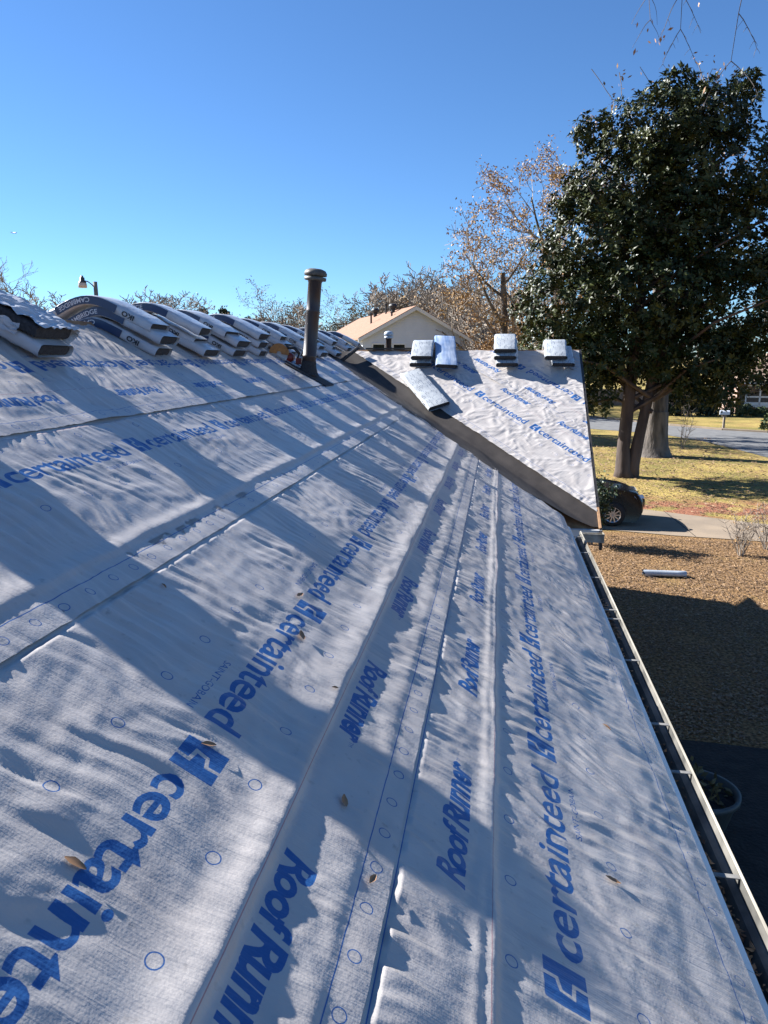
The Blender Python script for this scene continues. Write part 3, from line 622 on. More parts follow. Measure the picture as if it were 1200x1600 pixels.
def bundle(name, prof, top_mat, side_text, flip, seed, shift=0.0, exposed=False, BT=BT):
    rs = np.random.RandomState(seed); root = empty(name)
    def tube_mesh(w, t0, t1, l0, l1, n, jit, rc, sx=None):
        # rounded rectangle section swept along the bundle
        cs = []
        for cx, cz, a0 in ((w/2-rc, t1-rc, 0), (-w/2+rc, t1-rc, 90), (-w/2+rc, t0+rc, 180), (w/2-rc, t0+rc, 270)):
            for a in (0, 45, 90): cs.append((cx + rc*math.cos(R(a0+a)), cz + rc*math.sin(R(a0+a))))
        cs = np.array(cs); ll = np.linspace(l0, l1, n); V = []
        for i_, l in enumerate(ll):
            e = min(l-l0, l1-l); pin = 1 - 0.10*math.exp(-e/0.03)
            dv = rs.normal(0, jit*0.6, (len(cs), 2)) + jit*2.6*np.stack([nz(np.full(len(cs), l/0.13+seed), np.arange(len(cs))*0.45, 7), nz(np.full(len(cs), l/0.11+seed*2), np.arange(len(cs))*0.45, 8)], -1); y = cs[:, 0]*(1 + 0*e) + dv[:, 0]; v = (cs[:, 1]-(t0+t1)/2)*pin + (t0+t1)/2 + dv[:, 1]
            x, z = prof.at(np.full(len(cs), l), v); V += list(zip(x, y, z))
        m_ = len(cs); F = [(i_*m_+k, (i_+1)*m_+k, (i_+1)*m_+(k+1) % m_, i_*m_+(k+1) % m_) for i_ in range(n-1) for k in range(m_)]
        return V, F, m_, n
    l0, l1 = -BL/2+shift, BL/2+shift
    if not exposed:
        V, F, *_ = tube_mesh(BW, 0.002, BT, l0, l1, 26, 0.0022, BT*0.32); w = link(bpy.data.objects.new('wrapper', mesh('wrapper', V, F, top_mat, True)), root)
    V, F, m_, n = tube_mesh(BW*(0.90 if not exposed else 1.0), 0.010, BT-0.010 if not exposed else BT, l0+0.014, l1-0.014, 22, 0.0015, 0.018 if exposed else BT*0.36)
    F += [tuple(range(m_)), tuple(range((n-1)*m_+m_-1, (n-1)*m_-1, -1))]
    link(bpy.data.objects.new('shingles', mesh('shingles', V, F, M['shingle'])), root)
    if side_text:
        for side in (-1, 1):
            a, b_ = (-0.27, 0.20) if not flip else (-0.25, 0.22)
            ls = np.linspace(a, b_, 14); V = []; y = side*(BW/2+0.0035)
            for l in ls:
                for v in (0.010, BT-0.009):
                    x, z = prof.at(l, v); V.append((x, y, z))
            F = [(2*k, 2*k+2, 2*k+3, 2*k+1) for k in range(13)]
            band = link(bpy.data.objects.new('label_band', mesh('label_band', V, F, M['navy'])), root)
            def put(txt, la, lb, va, vb, mat_, nm, par):
                P_, T_ = fit(TXT[txt], 0, 1, 0, 1); lx = P_[:, 0] if side < 0 else 1 - P_[:, 0]; vy = P_[:, 1]
                if flip: lx = 1 - lx; vy = 1 - vy
                x, z = prof.at(la + lx*(lb-la), va + vy*(vb-va)); yy_ = np.full(len(x), side*(BW/2+0.0055))
                link(bpy.data.objects.new(nm, mesh(nm, np.stack([x, yy_, z], -1), T_, mat_)), par)
            put('CAMBRIDGE', a+0.03, a+0.27, 0.022, 0.056, M['label_ink'], 'lettering', band)
            if flip: put('IKO', 0.27, 0.37, 0.020, 0.058, M['black_ink'], 'lettering', root)
            else: put('IKO', -0.40, -0.30, 0.020, 0.058, M['black_ink'], 'lettering', root)
    return root
PROTO = {}
def proto(kind, k, flip, m_, mats, text):
    key = (kind, k, flip)
    if key not in PROTO:
        PROTO[key] = [bundle('shingle_bundle', Prof(m_, 0.05 if m_ else 0, k, 0.088 if kind == 'wing' else None), M[mats], text, flip, 7+k*3+flip, BT=0.088 if kind == 'wing' else BT), False]
    return PROTO[key]
def place(kind, k, flip, m_, mats, text, loc, rz_, label, group, rx=None):
    p = proto(kind, k, flip, m_, mats, text)
    o = p[0] if not p[1] else copy_tree(p[0]); p[1] = True
    o.location = loc; o.rotation_euler = rx if rx is not None else (0, 0, rz_); tag(o, label, 'shingle bundle', group); return o
rnd = random.Random(11)
ORD = ['first', 'second', 'third', 'fourth', 'fifth', 'sixth', 'seventh', 'eighth', 'ninth', 'tenth']
LEV = ['bottom', 'middle', 'top']
SY = [5.48, 6.32, 7.20, 7.98, 8.88, 9.78, 10.66, 11.80, 12.70, 13.55]
SH = {(0, 1): (0.05, 0.02), (0, 2): (-0.02, 0.0), (1, 0): (0.06, 0.04), (1, 2): (0.02, -0.05), (2, 1): (0.06, 0.03)}
for si, y in enumerate(SY):
    for k in range(3):
        dx, dy = SH.get((si, k), (rnd.uniform(-0.07, 0.07), rnd.uniform(-0.04, 0.04)))
        place('main', k, (si + k) % 2 == 0, RM, 'wrap', True, (XR+dx, y+dy, rz(XR)+0.004 - abs(dx)*0.04), R(rnd.uniform(-5, 5)),
              '%s shingle bundle of the %s stack from the left along the main ridge' % (LEV[k], ORD[si]), 'shingle bundles draped over the main ridge')
# stacks further along the ridge towards us, left of the picture; their shadows fall across the roof
for si, y in enumerate((2.66, 0.78, -0.25)):
    for k in range(4 if si == 0 else 3):
        place('main', k, (si + k) % 2 == 1, RM, 'wrap', True, (XR+rnd.uniform(-.06, .06), y+rnd.uniform(-.04, .04), rz(XR)+0.003), R(rnd.uniform(-2.5, 2.5)),
              '%s bundle of the %s stack beyond the left edge of the picture' % ((LEV + ['uppermost'])[k], ORD[si]), 'shingle bundles draped over the main ridge')
# torn open stack at the left edge
def torn(k, label):
    t = bundle('shingle_bundle', Prof(RM, 0.05, k), M['wrap'], False, False, 91+k, 0.0, exposed=(k == 1))
    t.location = (XR+0.06, 3.98, rz(XR)+0.004); tag(t, label, 'shingle bundle', 'shingle bundles draped over the main ridge'); return t
t0 = torn(0, 'lower bundle of the torn stack at the left edge, mostly hidden')
t1 = torn(1, 'torn open bundle showing black shingles at the left edge of the roof')
rs = np.random.RandomState(3)
def crumple(prof, la, lb, ya, yb_, v, amp, nl, ny, fn=None):
    V = []
    for i in range(nl):
        for j in range(ny):
            l = la + (lb-la)*i/(nl-1); y = ya + (yb_-ya)*j/(ny-1)
            vv, y2 = (v, y) if fn is None else fn(i/(nl-1), j/(ny-1), v, y)
            x, z = prof.at(l, vv + amp*abs(float(nz(l/0.09, y/0.07, 5))) + 0.004); V.append((float(x), y2 + amp*0.6*float(nz(l/0.08, y/0.08, 9)), float(z)))
    F = [(i*ny+j, i*ny+j+1, (i+1)*ny+j+1, (i+1)*ny+j) for i in range(nl-1) for j in range(ny-1)]
    return V, F
pr1 = Prof(RM, 0.05, 1)
V, F = crumple(pr1, -0.5, 0.53, -0.17, 0.19, BT, 0.03, 40, 18)
o = link(bpy.data.objects.new('wrapper_remnant', mesh('wrapper_remnant', V, F, M['wrap'])), t1)
V, F = crumple(pr1, 0.40, 0.53, 0.0, 1.0, BT, 0.02, 10, 12, lambda a, b_, v, y: (BT*(1.05-1.35*b_), 0.17+0.03*math.sin(b_*5)))
o = link(bpy.data.objects.new('wrapper_remnant', mesh('wrapper_remnant', V, F, M['wrap'])), t1)
V, F = crumple(pr1, -0.10, 0.40, 0.0, 1.0, BT, 0.03, 22, 10, lambda a, b_, v, y: (BT*(0.30-1.30*b_*(1-0.5*a)), -0.175-0.05*b_*(1-a)))
o = link(bpy.data.objects.new('wrapper_remnant', mesh('wrapper_remnant', V, F, M['wrap'])), t1)

# wing bundles (local +x points down the slope towards us)
WR = -math.pi/2
wg = 'shingle bundles on the wing roof'
for k in range(2): place('wing', k, False, WM, 'wrap_print', False, (-1.22 + 0.02*k, WY-0.04-0.03*k, WZ+0.012), WR+R(2), ('lower' if k == 0 else 'upper') + ' bundle of the leftmost wing stack beside the leaning bundle', wg)
for k in range(3): place('wing', k, False, WM, 'wrap_print', False, (0.115 + (0.0, -0.01, -0.03)[k], WY-0.10+0.01*k, WZ+0.012), WR+R((1, -2, 0)[k]), LEV[k] + ' bundle of the three high stack in the middle of the wing ridge', wg)
for k in range(2): place('wing', k, False, WM, 'wrap_print', False, (0.93 - 0.09*k, WY-0.13-0.02*k, WZ+0.012), WR+R(3-3*k), ('lower' if k == 0 else 'upper') + ' bundle of the two high stack at the gable end of the wing', wg)
def straight(loc, xdir, nrm, mats, label):
    p = bundle('shingle_bundle', Prof(0, 0, 0, 0.082), M[mats], False, False, 131, 0.0, BT=0.082)
    x = Vector(xdir).normalized(); z = Vector(nrm); z = (z - x*z.dot(x)).normalized(); y = z.cross(x)
    p.matrix_world = Matrix(((x.x, y.x, z.x, loc[0]), (x.y, y.y, z.y, loc[1]), (x.z, y.z, z.z, loc[2]), (0, 0, 0, 1)))
    tag(p, label, 'shingle bundle', wg); return p
wn_ = Vector((0, -WM, 1)).normalized()
straight((-0.84, 11.98, HC+0.045), (0.10, -0.88, -0.44), (0.10, -0.44, 0.88), 'wrap_blue', 'bundle in bluish wrapper tipped up over the wing ridge')
c0 = Vector((-1.09, 11.19, 0)); c0.z = wz(c0.y) + 0.024
straight(c0, (0.50, -0.73, -0.73*WM), wn_, 'wrap_print', 'single bundle lying askew on the wing close to the valley')

# ------------------------------------------------------------------ saw beside the flue
saw = empty('circular_saw', (-2.46, 8.62, rz(-2.46)+0.02)); saw.scale = (0.82, 0.82, 0.82); tag(saw, 'orange and red power saw lying behind the brown flue', 'power tool')
t_ = MB()
for (a0, a1, y0_, y1_) in ((20, 200, -0.03, 0.03),):
    P_ = [(0.145*math.cos(R(a)), 0.145*math.sin(R(a))) for a in range(a0, a1+1, 12)] + [(0.04*math.cos(R(a)), 0.04*math.sin(R(a))) for a in range(a1, a0-1, -36)]
    t_.prism(P_, 'y', y0_, y1_)
o = t_.obj('blade_guard', M['orange_paint'], saw, False, False); o.location = (-0.10, -0.04, 0.10); o.rotation_euler = (0, R(28), 0)
t_ = MB(); t_.lathe([(0.001, -0.004), (0.125, -0.004), (0.125, 0.004), (0.001, 0.004)], (0, 0, 0), 24, Matrix.Rotation(R(90), 3, 'X')); o = t_.obj('blade', M['grey_metal'], saw, False, False); o.location = (-0.10, -0.04, 0.09)
t_ = MB(); t_.tube([(0, -0.04, 0), (0, 0.02, 0), (0, 0.12, 0), (0, 0.16, 0)], [0.065, 0.07, 0.06, 0.035], 14); o = t_.obj('motor', M['red_paint'], saw, True, False); o.location = (0.03, 0.0, 0.05)
t_ = MB(); t_.tube([(-0.12, 0, 0.12), (-0.05, 0, 0.19), (0.06, 0, 0.18), (0.13, 0, 0.10), (0.10, 0, 0.04)], [0.022, 0.024, 0.024, 0.022, 0.02], 8); o = t_.obj('handle', M['black_plastic'], saw, True, False); o.location = (0.06, -0.02, 0.0)
t_ = MB(); t_.obox((0.02, 0, 0.0), Vector((0.17, 0, -0.17*RM)), (0, 0.07, 0), (0, 0, 0.003)); t_.obj('base_plate', M['grey_metal'], saw, False, False)
t_ = MB(); t_.box(0.08, 0.16, -0.05, 0.05, -0.05, 0.04); o = t_.obj('battery', M['red_paint'], saw, False, False); o.location = (0.06, 0, 0.0)

# ------------------------------------------------------------------ dead leaves on the roof
def leaf_mesh(seed, L_, W_):
    r_ = random.Random(seed); n = 7; V = []; curl = r_.uniform(0.25, 0.9); bend = r_.uniform(-0.5, 0.9)
    for i in range(n):
        t = i/(n-1); w = W_*math.sin(math.pi*min(0.98, max(0.03, t)))**0.7*(1+0.15*r_.uniform(-1, 1))
        for j in (-1, -0.5, 0, 0.5, 1):
            V.append((L_*(t-0.5), w*j*math.cos(curl*abs(j)*0.6), 0.004 + w*abs(j)*math.sin(curl*abs(j)*0.7) + L_*bend*(t-0.5)**2*0.5))
    F = [(i*5+j, i*5+j+1, (i+1)*5+j+1, (i+1)*5+j) for i in range(n-1) for j in range(4)]
    return V, F
LEAVES = [((-0.78, 1.15), 0.062, 'orange dead leaf on the lettering at the lower left of the roof'), ((-0.72, 1.67), 0.055, 'small dead leaf lying on a blue emblem at the lower left'),
          ((-0.27, 1.53), 0.05, 'dead leaf on the lap beside the blue line low in the middle'), ((-0.38, 1.75), 0.06, 'flat reddish dead leaf on the shadowed strip in the middle'),
          ((0.53, 3.23), 0.06, 'upright tan leaf near the gutter edge of the lowest strip'), ((0.39, 2.09), 0.07, 'dark twisted leaf on the lowest strip right of the big lettering'),
          ((-0.52, 2.26), 0.035, 'pale crumb of leaf on the bright ridge of the middle strip'), ((-0.78, 2.81), 0.07, 'curled brown leaf above the second emblem of the middle strip'),
          ((-0.69, 2.49), 0.08, 'twisted brown leaf on the lettering of the middle strip'), ((-1.12, 2.30), 0.035, 'small dark leaf in the shadow below the second lap')]
for i, ((x, y), L_, lab) in enumerate(LEAVES):
    L_ *= 0.78; V, F = leaf_mesh(200+i, L_, L_*0.20); o = obj('dead_leaf', V, F, M['brown_leaf'], None, True)
    ss = (XE-x)*RN; ii = max(q for q in range(4) if STRIPS[q][0] <= ss+1e-6); hh = float(wrinkle(np.array([y]), np.array([ss]), ii)[0]) + 0.004*(ii % 2) + 0.006; o.location = (x + hh*RM/RN, y, rz(x) + hh/RN); o.rotation_euler = (Matrix.Rotation(math.atan(RM), 3, 'Y') @ Matrix.Rotation(R(37*i % 360), 3, 'Z') @ Matrix.Rotation(R(6*math.sin(i*3)), 3, 'X')).to_euler(); tag(o, lab, 'leaf', 'dead leaves on the roof')

# ------------------------------------------------------------------ trees
def branch_paths(seed, height, r0, trunk_frac=0.3, spread=0.9, levels=4, kids=(7, 5, 5, 4), ratio=0.55, up=0.25, minr=0.012, wig=0.10, lean=(0, 0)):
    r_ = random.Random(seed); out = []; tips = []
    def grow(p, d, length, rad, lev):
        n = 5 if lev < 2 else 3
        pts = [p.copy()]; rr = [rad]; q = p.copy(); dd = d.copy()
        for i in range(n):
            dd = (dd + Vector((r_.uniform(-1, 1), r_.uniform(-1, 1), r_.uniform(-0.6, 1)))*wig*(1+lev*0.5) + Vector((0, 0, up*0.12*(1 if lev else 0)))).normalized()
            q = q + dd*(length/n); pts.append(q.copy()); rr.append(max(minr, rad*(1-0.75*(i+1)/n)) if lev else max(minr, rad*(1-0.62*(i+1)/n)))
        out.append((lev, pts, rr))
        if lev >= levels-1: tips.append((pts[-1], dd)); tips.append((pts[1], dd)); return
        k = kids[min(lev, len(kids)-1)]; f0 = trunk_frac if lev == 0 else 0.25
        for j in range(k):
            t = f0 + (1-f0)*(j + r_.uniform(0.1, 0.9))/k; f = t*n; i = min(n-1, int(f)); pp = pts[i].lerp(pts[i+1], f-i); rad2 = (rr[i]*(1-(f-i)) + rr[i+1]*(f-i))*0.62
            a = r_.uniform(0, 2*math.pi) if lev else 2.4*j + r_.uniform(-.5, .5)
            base = (pts[i+1]-pts[i]).normalized(); s_ = base.orthogonal().normalized(); s_ = Matrix.Rotation(a, 3, base) @ s_
            nd = (base*(1-spread*0.45) + s_*spread*r_.uniform(0.6, 1.0)).normalized()
            grow(pp, nd, length*ratio*r_.uniform(0.75, 1.15)*(1.0 - 0.35*t if lev == 0 else 1), max(minr, rad2), lev+1)
    grow(Vector((0, 0, 0)), Vector((lean[0], lean[1], 1)).normalized(), height*0.82, r0, 0)
    return out, tips
def leaves_mesh(points, n, size, sc, seed, droop=0.0):
    r_ = np.random.RandomState(seed); idx = r_.randint(0, len(points), n); P_ = np.array([points[i] for i in idx]) + r_.normal(0, sc, (n, 3))
    a = r_.normal(0, 1, (n, 3)); a[:, 2] -= droop; a /= np.linalg.norm(a, axis=1)[:, None]; b = np.cross(a, r_.normal(0, 1, (n, 3))); b /= np.linalg.norm(b, axis=1)[:, None]
    s_ = size*r_.uniform(0.6, 1.3, (n, 1)); V = np.stack([P_ - a*s_, P_ + b*s_*0.45, P_ + a*s_, P_ - b*s_*0.45], 1).reshape(-1, 3)
    return V, np.arange(4*n).reshape(-1, 4)
def bare_tree(name, seed, height, r0, mat_t, mat_c, minr=0.02, leaf=None, nleaf=0, lsize=0.1, lsc=0.25, **kw):
    root = empty(name); paths, tips = branch_paths(seed, height, r0, minr=minr, **kw)
    a, b = MB(), MB()
    for lev, pts, rr in paths: (a if lev < 2 else b).tube(pts, rr, 8 if lev == 0 else 5 if lev == 1 else 3, False)
    a.obj('trunk', mat_t, root, True, False); cr_ = b.obj('crown', mat_c, root, False, False)
    if leaf:
        V, F = leaves_mesh([t[0] for t in tips], nleaf, lsize, lsc, seed+5); link(bpy.data.objects.new('foliage', mesh('foliage', V, F, leaf)), cr_)
    return root
# magnolia
mag = empty('magnolia_tree', (5.1, 30.56, 0)); tag(mag, 'big dark evergreen tree with glossy leaves and two trunks on the lawn', 'tree')
t_ = MB(); t_.tube([(0.0, 0, -0.1), (-0.06, 0, 0.25), (-0.1, 0, 1.2), (-0.02, 0, 3.0), (0.10, 0.1, 5.5), (0.3, 0.2, 8.5), (0.5, 0.2, 12.5)], [0.46, 0.32, 0.25, 0.235, 0.20, 0.15, 0.06], 14); t_.obj('trunk', M['bark'], mag, True, False)
t_ = MB(); t_.tube([(0.25, 0.1, -0.1), (0.33, 0.1, 0.5), (0.52, 0.1, 1.8), (0.80, 0.1, 3.6), (1.2, 0.0, 6.0), (1.9, 0.0, 9.0), (2.5, 0.1, 12)], [0.36, 0.26, 0.21, 0.19, 0.16, 0.12, 0.05], 14); t_.obj('trunk', M['bark'], mag, True, False)
rs = np.random.RandomState(12)
# crown: lobes (centre, radii) found from its outline, relative to the base
LOB = [((-2.6, 0, 5.0), (2.3, 2.6, 1.7)), ((-2.4, 0, 7.2), (2.4, 2.6, 1.9)), ((-1.6, 0, 9.6), (2.5, 2.6, 2.0)), ((-0.6, 0, 12.0), (2.4, 2.4, 1.9)), ((0.4, 0, 14.0), (2.1, 2.1, 1.7)), ((2.0, 0, 14.4), (1.9, 2.0, 1.5)),
       ((2.6, 0, 12.3), (2.7, 2.5, 2.1)), ((0.8, 0, 10.4), (2.8, 2.6, 2.2)), ((3.6, 0, 9.6), (2.6, 2.5, 2.2)), ((0.4, -0.4, 7.6), (2.8, 2.8, 2.2)), ((3.4, 0, 7.0), (2.9, 2.6, 2.2)), ((4.9, 0.2, 5.0), (2.3, 2.2, 1.7)), ((2.2, 0, 4.9), (2.4, 2.2, 1.5)), ((-0.2, 0.2, 5.2), (2.4, 2.3, 1.7)),
       ((-1.5, 0, 3.6), (1.1, 1.1, 1.2)), ((2.9, 0.0, 3.6), (1.5, 1.4, 1.0)), ((5.6, 0.3, 8.4), (1.5, 1.4, 1.5)), ((5.2, 0, 11.4), (1.1, 1.1, 0.9)), ((-1.9, 0, 14.0), (0.8, 0.8, 0.8)), ((-2.5, 0, 11.2), (0.9, 0.9, 0.7)), ((3.2, 0, 15.5), (0.6, 0.6, 0.7)), ((0.9, 0, 15.6), (0.7, 0.8, 0.7))]
C = []
while len(C) < 10500:
    (c_, r_) = LOB[rs.choice(len(LOB), p=(lambda w: w/w.sum())(np.array([l[1][0]*l[1][2] for l in LOB])))]
    d = rs.normal(0, 1, 3); d /= np.linalg.norm(d); rad = rs.uniform(0.30, 1.0)**0.5
    lump = 1 + 0.22*mnoise.noise(Vector(d*2.1) + Vector(c_))
    pp_ = np.array(c_) + d*np.array(r_)*rad*lump; pp_[2] = 3.4 + (pp_[2]-3.4)*0.885 if pp_[2] > 3.4 else pp_[2]
    C.append((pp_, d))
Vl = []; Fl = []
for p, d in C:
    k = rs.randint(5, 9); ax = d*0.7 + np.array([0, 0, 0.55]) + rs.normal(0, 0.35, 3); ax /= np.linalg.norm(ax)
    e1 = np.cross(ax, [0.3, 0.8, 0.2]); e1 /= np.linalg.norm(e1); e2 = np.cross(ax, e1)
    for j in range(k):
        a = 2*math.pi*j/k + rs.uniform(-.4, .4); out = e1*math.cos(a) + e2*math.sin(a); t = out*0.85 + ax*rs.uniform(-0.1, 0.8); t /= np.linalg.norm(t)
        w = np.cross(t, ax); w /= np.linalg.norm(w)+1e-6; up_ = np.cross(w, t); L_ = rs.uniform(0.15, 0.27); W_ = L_*0.26; b0 = p + t*0.03; n0 = len(Vl)
        Vl += [b0, b0 + t*L_*0.5 + w*W_ + up_*0.02, b0 + t*L_ - up_*0.03, b0 + t*L_*0.5 - w*W_ + up_*0.02, b0 + t*L_*0.5]
        Fl += [(n0, n0+1, n0+4), (n0+1, n0+2, n0+4), (n0+4, n0+2, n0+3), (n0, n0+4, n0+3)]
link(bpy.data.objects.new('crown', mesh('crown', np.array(Vl), Fl, M['magnolia_leaf'])), mag)
t_ = MB()
for i in range(46):
    c_, r_ = LOB[i % len(LOB)]; z0 = max(2.6, c_[2]*0.62); s0_ = Vector((0.1 if i % 2 else 0.9, 0, z0)); e_ = Vector(c_) + Vector((rs.normal(0, .5)*r_[0], rs.normal(0, .5)*r_[1], rs.normal(0, .3)*r_[2])); e_.z = min(3.4 + (e_.z-3.4)*0.8, 12.2); e_.x = max(-3.2, min(4.6, e_.x)); mid = s0_.lerp(e_, 0.5) + Vector((0, 0, 0.4))
    t_.tube([s0_, mid, e_], [0.09, 0.06, 0.02], 5, False)
t_.obj('limb', M['bark'], mag, True, False)
# oak behind the magnolia
oak = bare_tree('oak_tree', 61, 15.5, 0.62, M['oak_bark'], M['twig'], 0.015, M['tan_leaf'], 1500, 0.09, 0.3, levels=4, kids=(9, 6, 5, 4), spread=1.0, ratio=0.52, trunk_frac=0.33)
oak.location = (7.54, 37.52, -0.05); tag(oak, 'thick grey oak trunk with flared foot behind the evergreen', 'tree')
t_ = MB(); t_.lathe([(1.05, -0.05), (0.86, 0.15), (0.70, 0.55), (0.62, 1.2), (0.585, 2.2)], (0, 0, 0), 18); t_.obj('root_flare', M['oak_bark'], oak, True, False)
# orange-leaved tall tree behind the wing
ot = bare_tree('autumn_tree', 23, 11.6, 0.36, M['oak_bark'], M['twig'], 0.016, M['orange_leaf'], 6000, 0.085, 0.17, levels=5, kids=(8, 5, 4, 4), spread=0.95, ratio=0.56, trunk_frac=0.22)
ot.location = (0.1, 45, 0); tag(ot, 'tall half bare tree with orange leaves left of the evergreen', 'tree')
ot2 = bare_tree('autumn_tree', 29, 16.6, 0.40, M['oak_bark'], M['twig'], 0.016, M['orange_leaf'], 10000, 0.085, 0.20, levels=5, kids=(9, 5, 4, 4), spread=0.85, ratio=0.50, trunk_frac=0.25)
ot2.location = (3.6, 48, 0); tag(ot2, 'orange tinted tree mostly hidden behind the big evergreen', 'tree')
ot3 = bare_tree('autumn_tree', 31, 6.2, 0.18, M['oak_bark'], M['twig'], 0.014, M['orange_leaf'], 6000, 0.085, 0.20, levels=4, kids=(8, 6, 5), spread=1.0, ratio=0.6, trunk_frac=0.1)
ot3.location = (1.0, 47, 0); tag(ot3, 'low rust coloured thicket tree just over the wing ridge', 'tree')
# skyline trees: a few kinds, copied
kinds = [bare_tree('bare_tree', 41, 10.0, 0.22, M['twig_dark'], M['twig'], 0.028, None, levels=5, kids=(10, 6, 5, 5), spread=0.95, ratio=0.55, trunk_frac=0.2),
         bare_tree('bare_tree', 43, 10.0, 0.20, M['twig_dark'], M['twig'], 0.028, None, levels=5, kids=(9, 7, 5, 5), spread=0.8, ratio=0.55, trunk_frac=0.15),
         bare_tree('bare_tree', 47, 10.0, 0.22, M['twig_dark'], M['twig'], 0.016, M['tan_leaf'], 3800, 0.09, 0.20, levels=4, kids=(9, 6, 5), spread=1.0, ratio=0.58, trunk_frac=0.2),
         bare_tree('leafy_tree', 53, 10.0, 0.24, M['twig_dark'], M['twig'], 0.018, M['olive_leaf'], 7000, 0.13, 0.42, levels=4, kids=(9, 6, 5), spread=1.0, ratio=0.6, trunk_frac=0.15)]
lt_ = bare_tree('bare_tree', 83, 10.6, 0.20, M['twig_dark'], M['twig'], 0.011, None, levels=5, kids=(11, 6, 5, 5), spread=0.85, ratio=0.55, trunk_frac=0.2)
lt_.location = (-32.6, 46, -0.1); tag(lt_, 'tall bare tree cut by the left edge of the picture', 'tree', 'trees along the skyline')
sky_t = [ (1, -37.5, 60, 1.08, 'dense bare tree between the left edge and the lamp'), (0, -35.5, 70, 1.02, 'bare tree right behind the yard lamp'), (1, -31.5, 64, 0.98, 'low bare tree behind the lamp post'),
         (0, -37.0, 80, 1.32, 'round bare tree above the third ridge stack'), (2, -34.5, 78, 1.0, 'brownish tree standing in front of the round bare tree'),
         (2, -27.0, 88, 1.24, 'tan tree left of the flue'), (0, -23.7, 86, 1.22, 'bare tree directly left of the flue pipe'), (3, -20.0, 90, 0.98, 'olive tree just right of the flue'), (3, -16.9, 92, 1.10, 'olive tree left of the tan roof'),
         (0, -14.2, 95, 1.46, 'bare tree above the tan roof'), (1, -11.2, 96, 1.46, 'bare tree behind the roof vents of the white house'), (0, -8.0, 98, 1.50, 'bare tree behind the peak of the white house'), (1, -5.4, 90, 1.44, 'bare tree right of the white house peak'), (0, -3.4, 70, 1.16, 'bare tree at the right corner of the white house'), (1, -1.7, 62, 1.00, 'bare tree left of the orange tree'), (0, 1.4, 75, 1.3, 'bare tree behind the orange tree'), (1, -12.8, 104, 1.62, 'tall bare tree far behind the left slope of the tan roof'), (0, -9.7, 106, 1.66, 'tall bare tree far behind the peak of the tan roof'), (1, -6.9, 104, 1.66, 'tall bare tree far behind the right slope of the tan roof'), (0, -4.2, 84, 1.38, 'bare tree between the white house and the orange tree'), (2, -22.0, 100, 1.22, 'tan tree partly hidden by the flue pipe'), (3, -30.5, 104, 1.12, 'olive tree far left of the flue'), (2, -40.5, 96, 1.2, 'tan tree left of the round bare tree'),
         (2, 20.5, 84, 1.0, 'tan tree behind the brick house'), (0, 27.5, 74, 1.25, 'bare tree at the right edge above the brick house'), (3, 14.0, 90, 0.8, 'olive tree across the road behind the evergreen'), (3, 9.5, 88, 0.8, 'olive tree across the road between the trunks')]
usedk = set()
for i, (k, x, y, s_, lab) in enumerate(sky_t):
    o = kinds[k] if k not in usedk else copy_tree(kinds[k]); usedk.add(k)
    o.location = (x, y, -0.1); s_ *= 0.86 if x < 5 else 0.9; o.scale = (s_*1.25, s_*1.25, s_); o.rotation_euler = (0, 0, i*1.7); tag(o, lab, 'tree', 'trees along the skyline')
# distant evergreens
for i, (x, y, h_) in enumerate(((-47.5, 118, 12.0), (-44.6, 120, 12.3), (-41.5, 122, 11.2), (-38.8, 121, 10.4), (-36.4, 124, 9.9))):
    root = empty('evergreen_tree', (x, y, -0.1)); tag(root, ORD[i] + ' dark evergreen from the left in the far row behind the ridge stacks', 'tree', 'far evergreens')
    t_ = MB(); t_.tube([(0, 0, 0), (0, 0, h_*0.9)], [0.25, 0.06], 6); t_.obj('trunk', M['twig_dark'], root, False, False)
    r_ = np.random.RandomState(70+i); pts = []
    for k in range(60):
        z = h_*r_.uniform(0.35, 1.0); w = 2.3*(1.02 - z/h_)**0.55; a = r_.uniform(0, 6.28); pts.append((w*r_.uniform(.3, 1)*math.cos(a), w*r_.uniform(.3, 1)*math.sin(a), z))
    V, F = leaves_mesh(pts, 3000, 0.26, 0.32, 80+i); link(bpy.data.objects.new('crown', mesh('crown', V, F, M['pine_leaf'])), root)

# overhanging limb of a tree standing right of the picture
hang = empty('overhanging_tree', (9.2, 9.4, 0)); tag(hang, 'bare drooping twigs hanging in from the top right', 'tree')
t_ = MB(); t_.tube([(0, 0, -0.1), (0, 0, 1.0), (-0.1, 0, 5), (-0.4, 0, 9.5), (-0.2, 0.3, 13)], [0.42, 0.32, 0.28, 0.20, 0.08], 12); t_.tube([(-0.35, 0, 8.2), (-2.4, -0.2, 9.6), (-4.8, -0.3, 10.2), (-6.8, -0.3, 9.95), (-7.9, -0.3, 9.4)], [0.16, 0.11, 0.07, 0.035, 0.012], 8); t_.obj('trunk', M['oak_bark'], hang, True, False)
r_ = random.Random(8); t_ = MB(); tips = []
def droop(p, L_, d0, rad, depth):
    pts = [Vector(p)]; d = Vector(d0); n = 5
    for i in range(n):
        d = (d + Vector((r_.uniform(-.16, .16), r_.uniform(-.12, .12), -0.16))).normalized(); pts.append(pts[-1] + d*L_/n)
    t_.tube(pts, [rad*(1-0.6*i/n) for i in range(n+1)], 4, False); tips.append(pts[-1])
    if depth:
        for i in range(1, n+1):
            for sgn in (-1, 1):
                if r_.random() < 0.6: droop(pts[i], L_*r_.uniform(0.14, 0.26), (sgn*0.6, r_.uniform(-.3, .3), -0.6), rad*0.55, depth-1)
droop((-6.42, -0.3, 10.05), 2.30, (-0.10, 0.02, -1), 0.010, 2)
droop((-5.9, -0.3, 10.1), 1.9, (0.05, 0.02, -1), 0.009, 2)
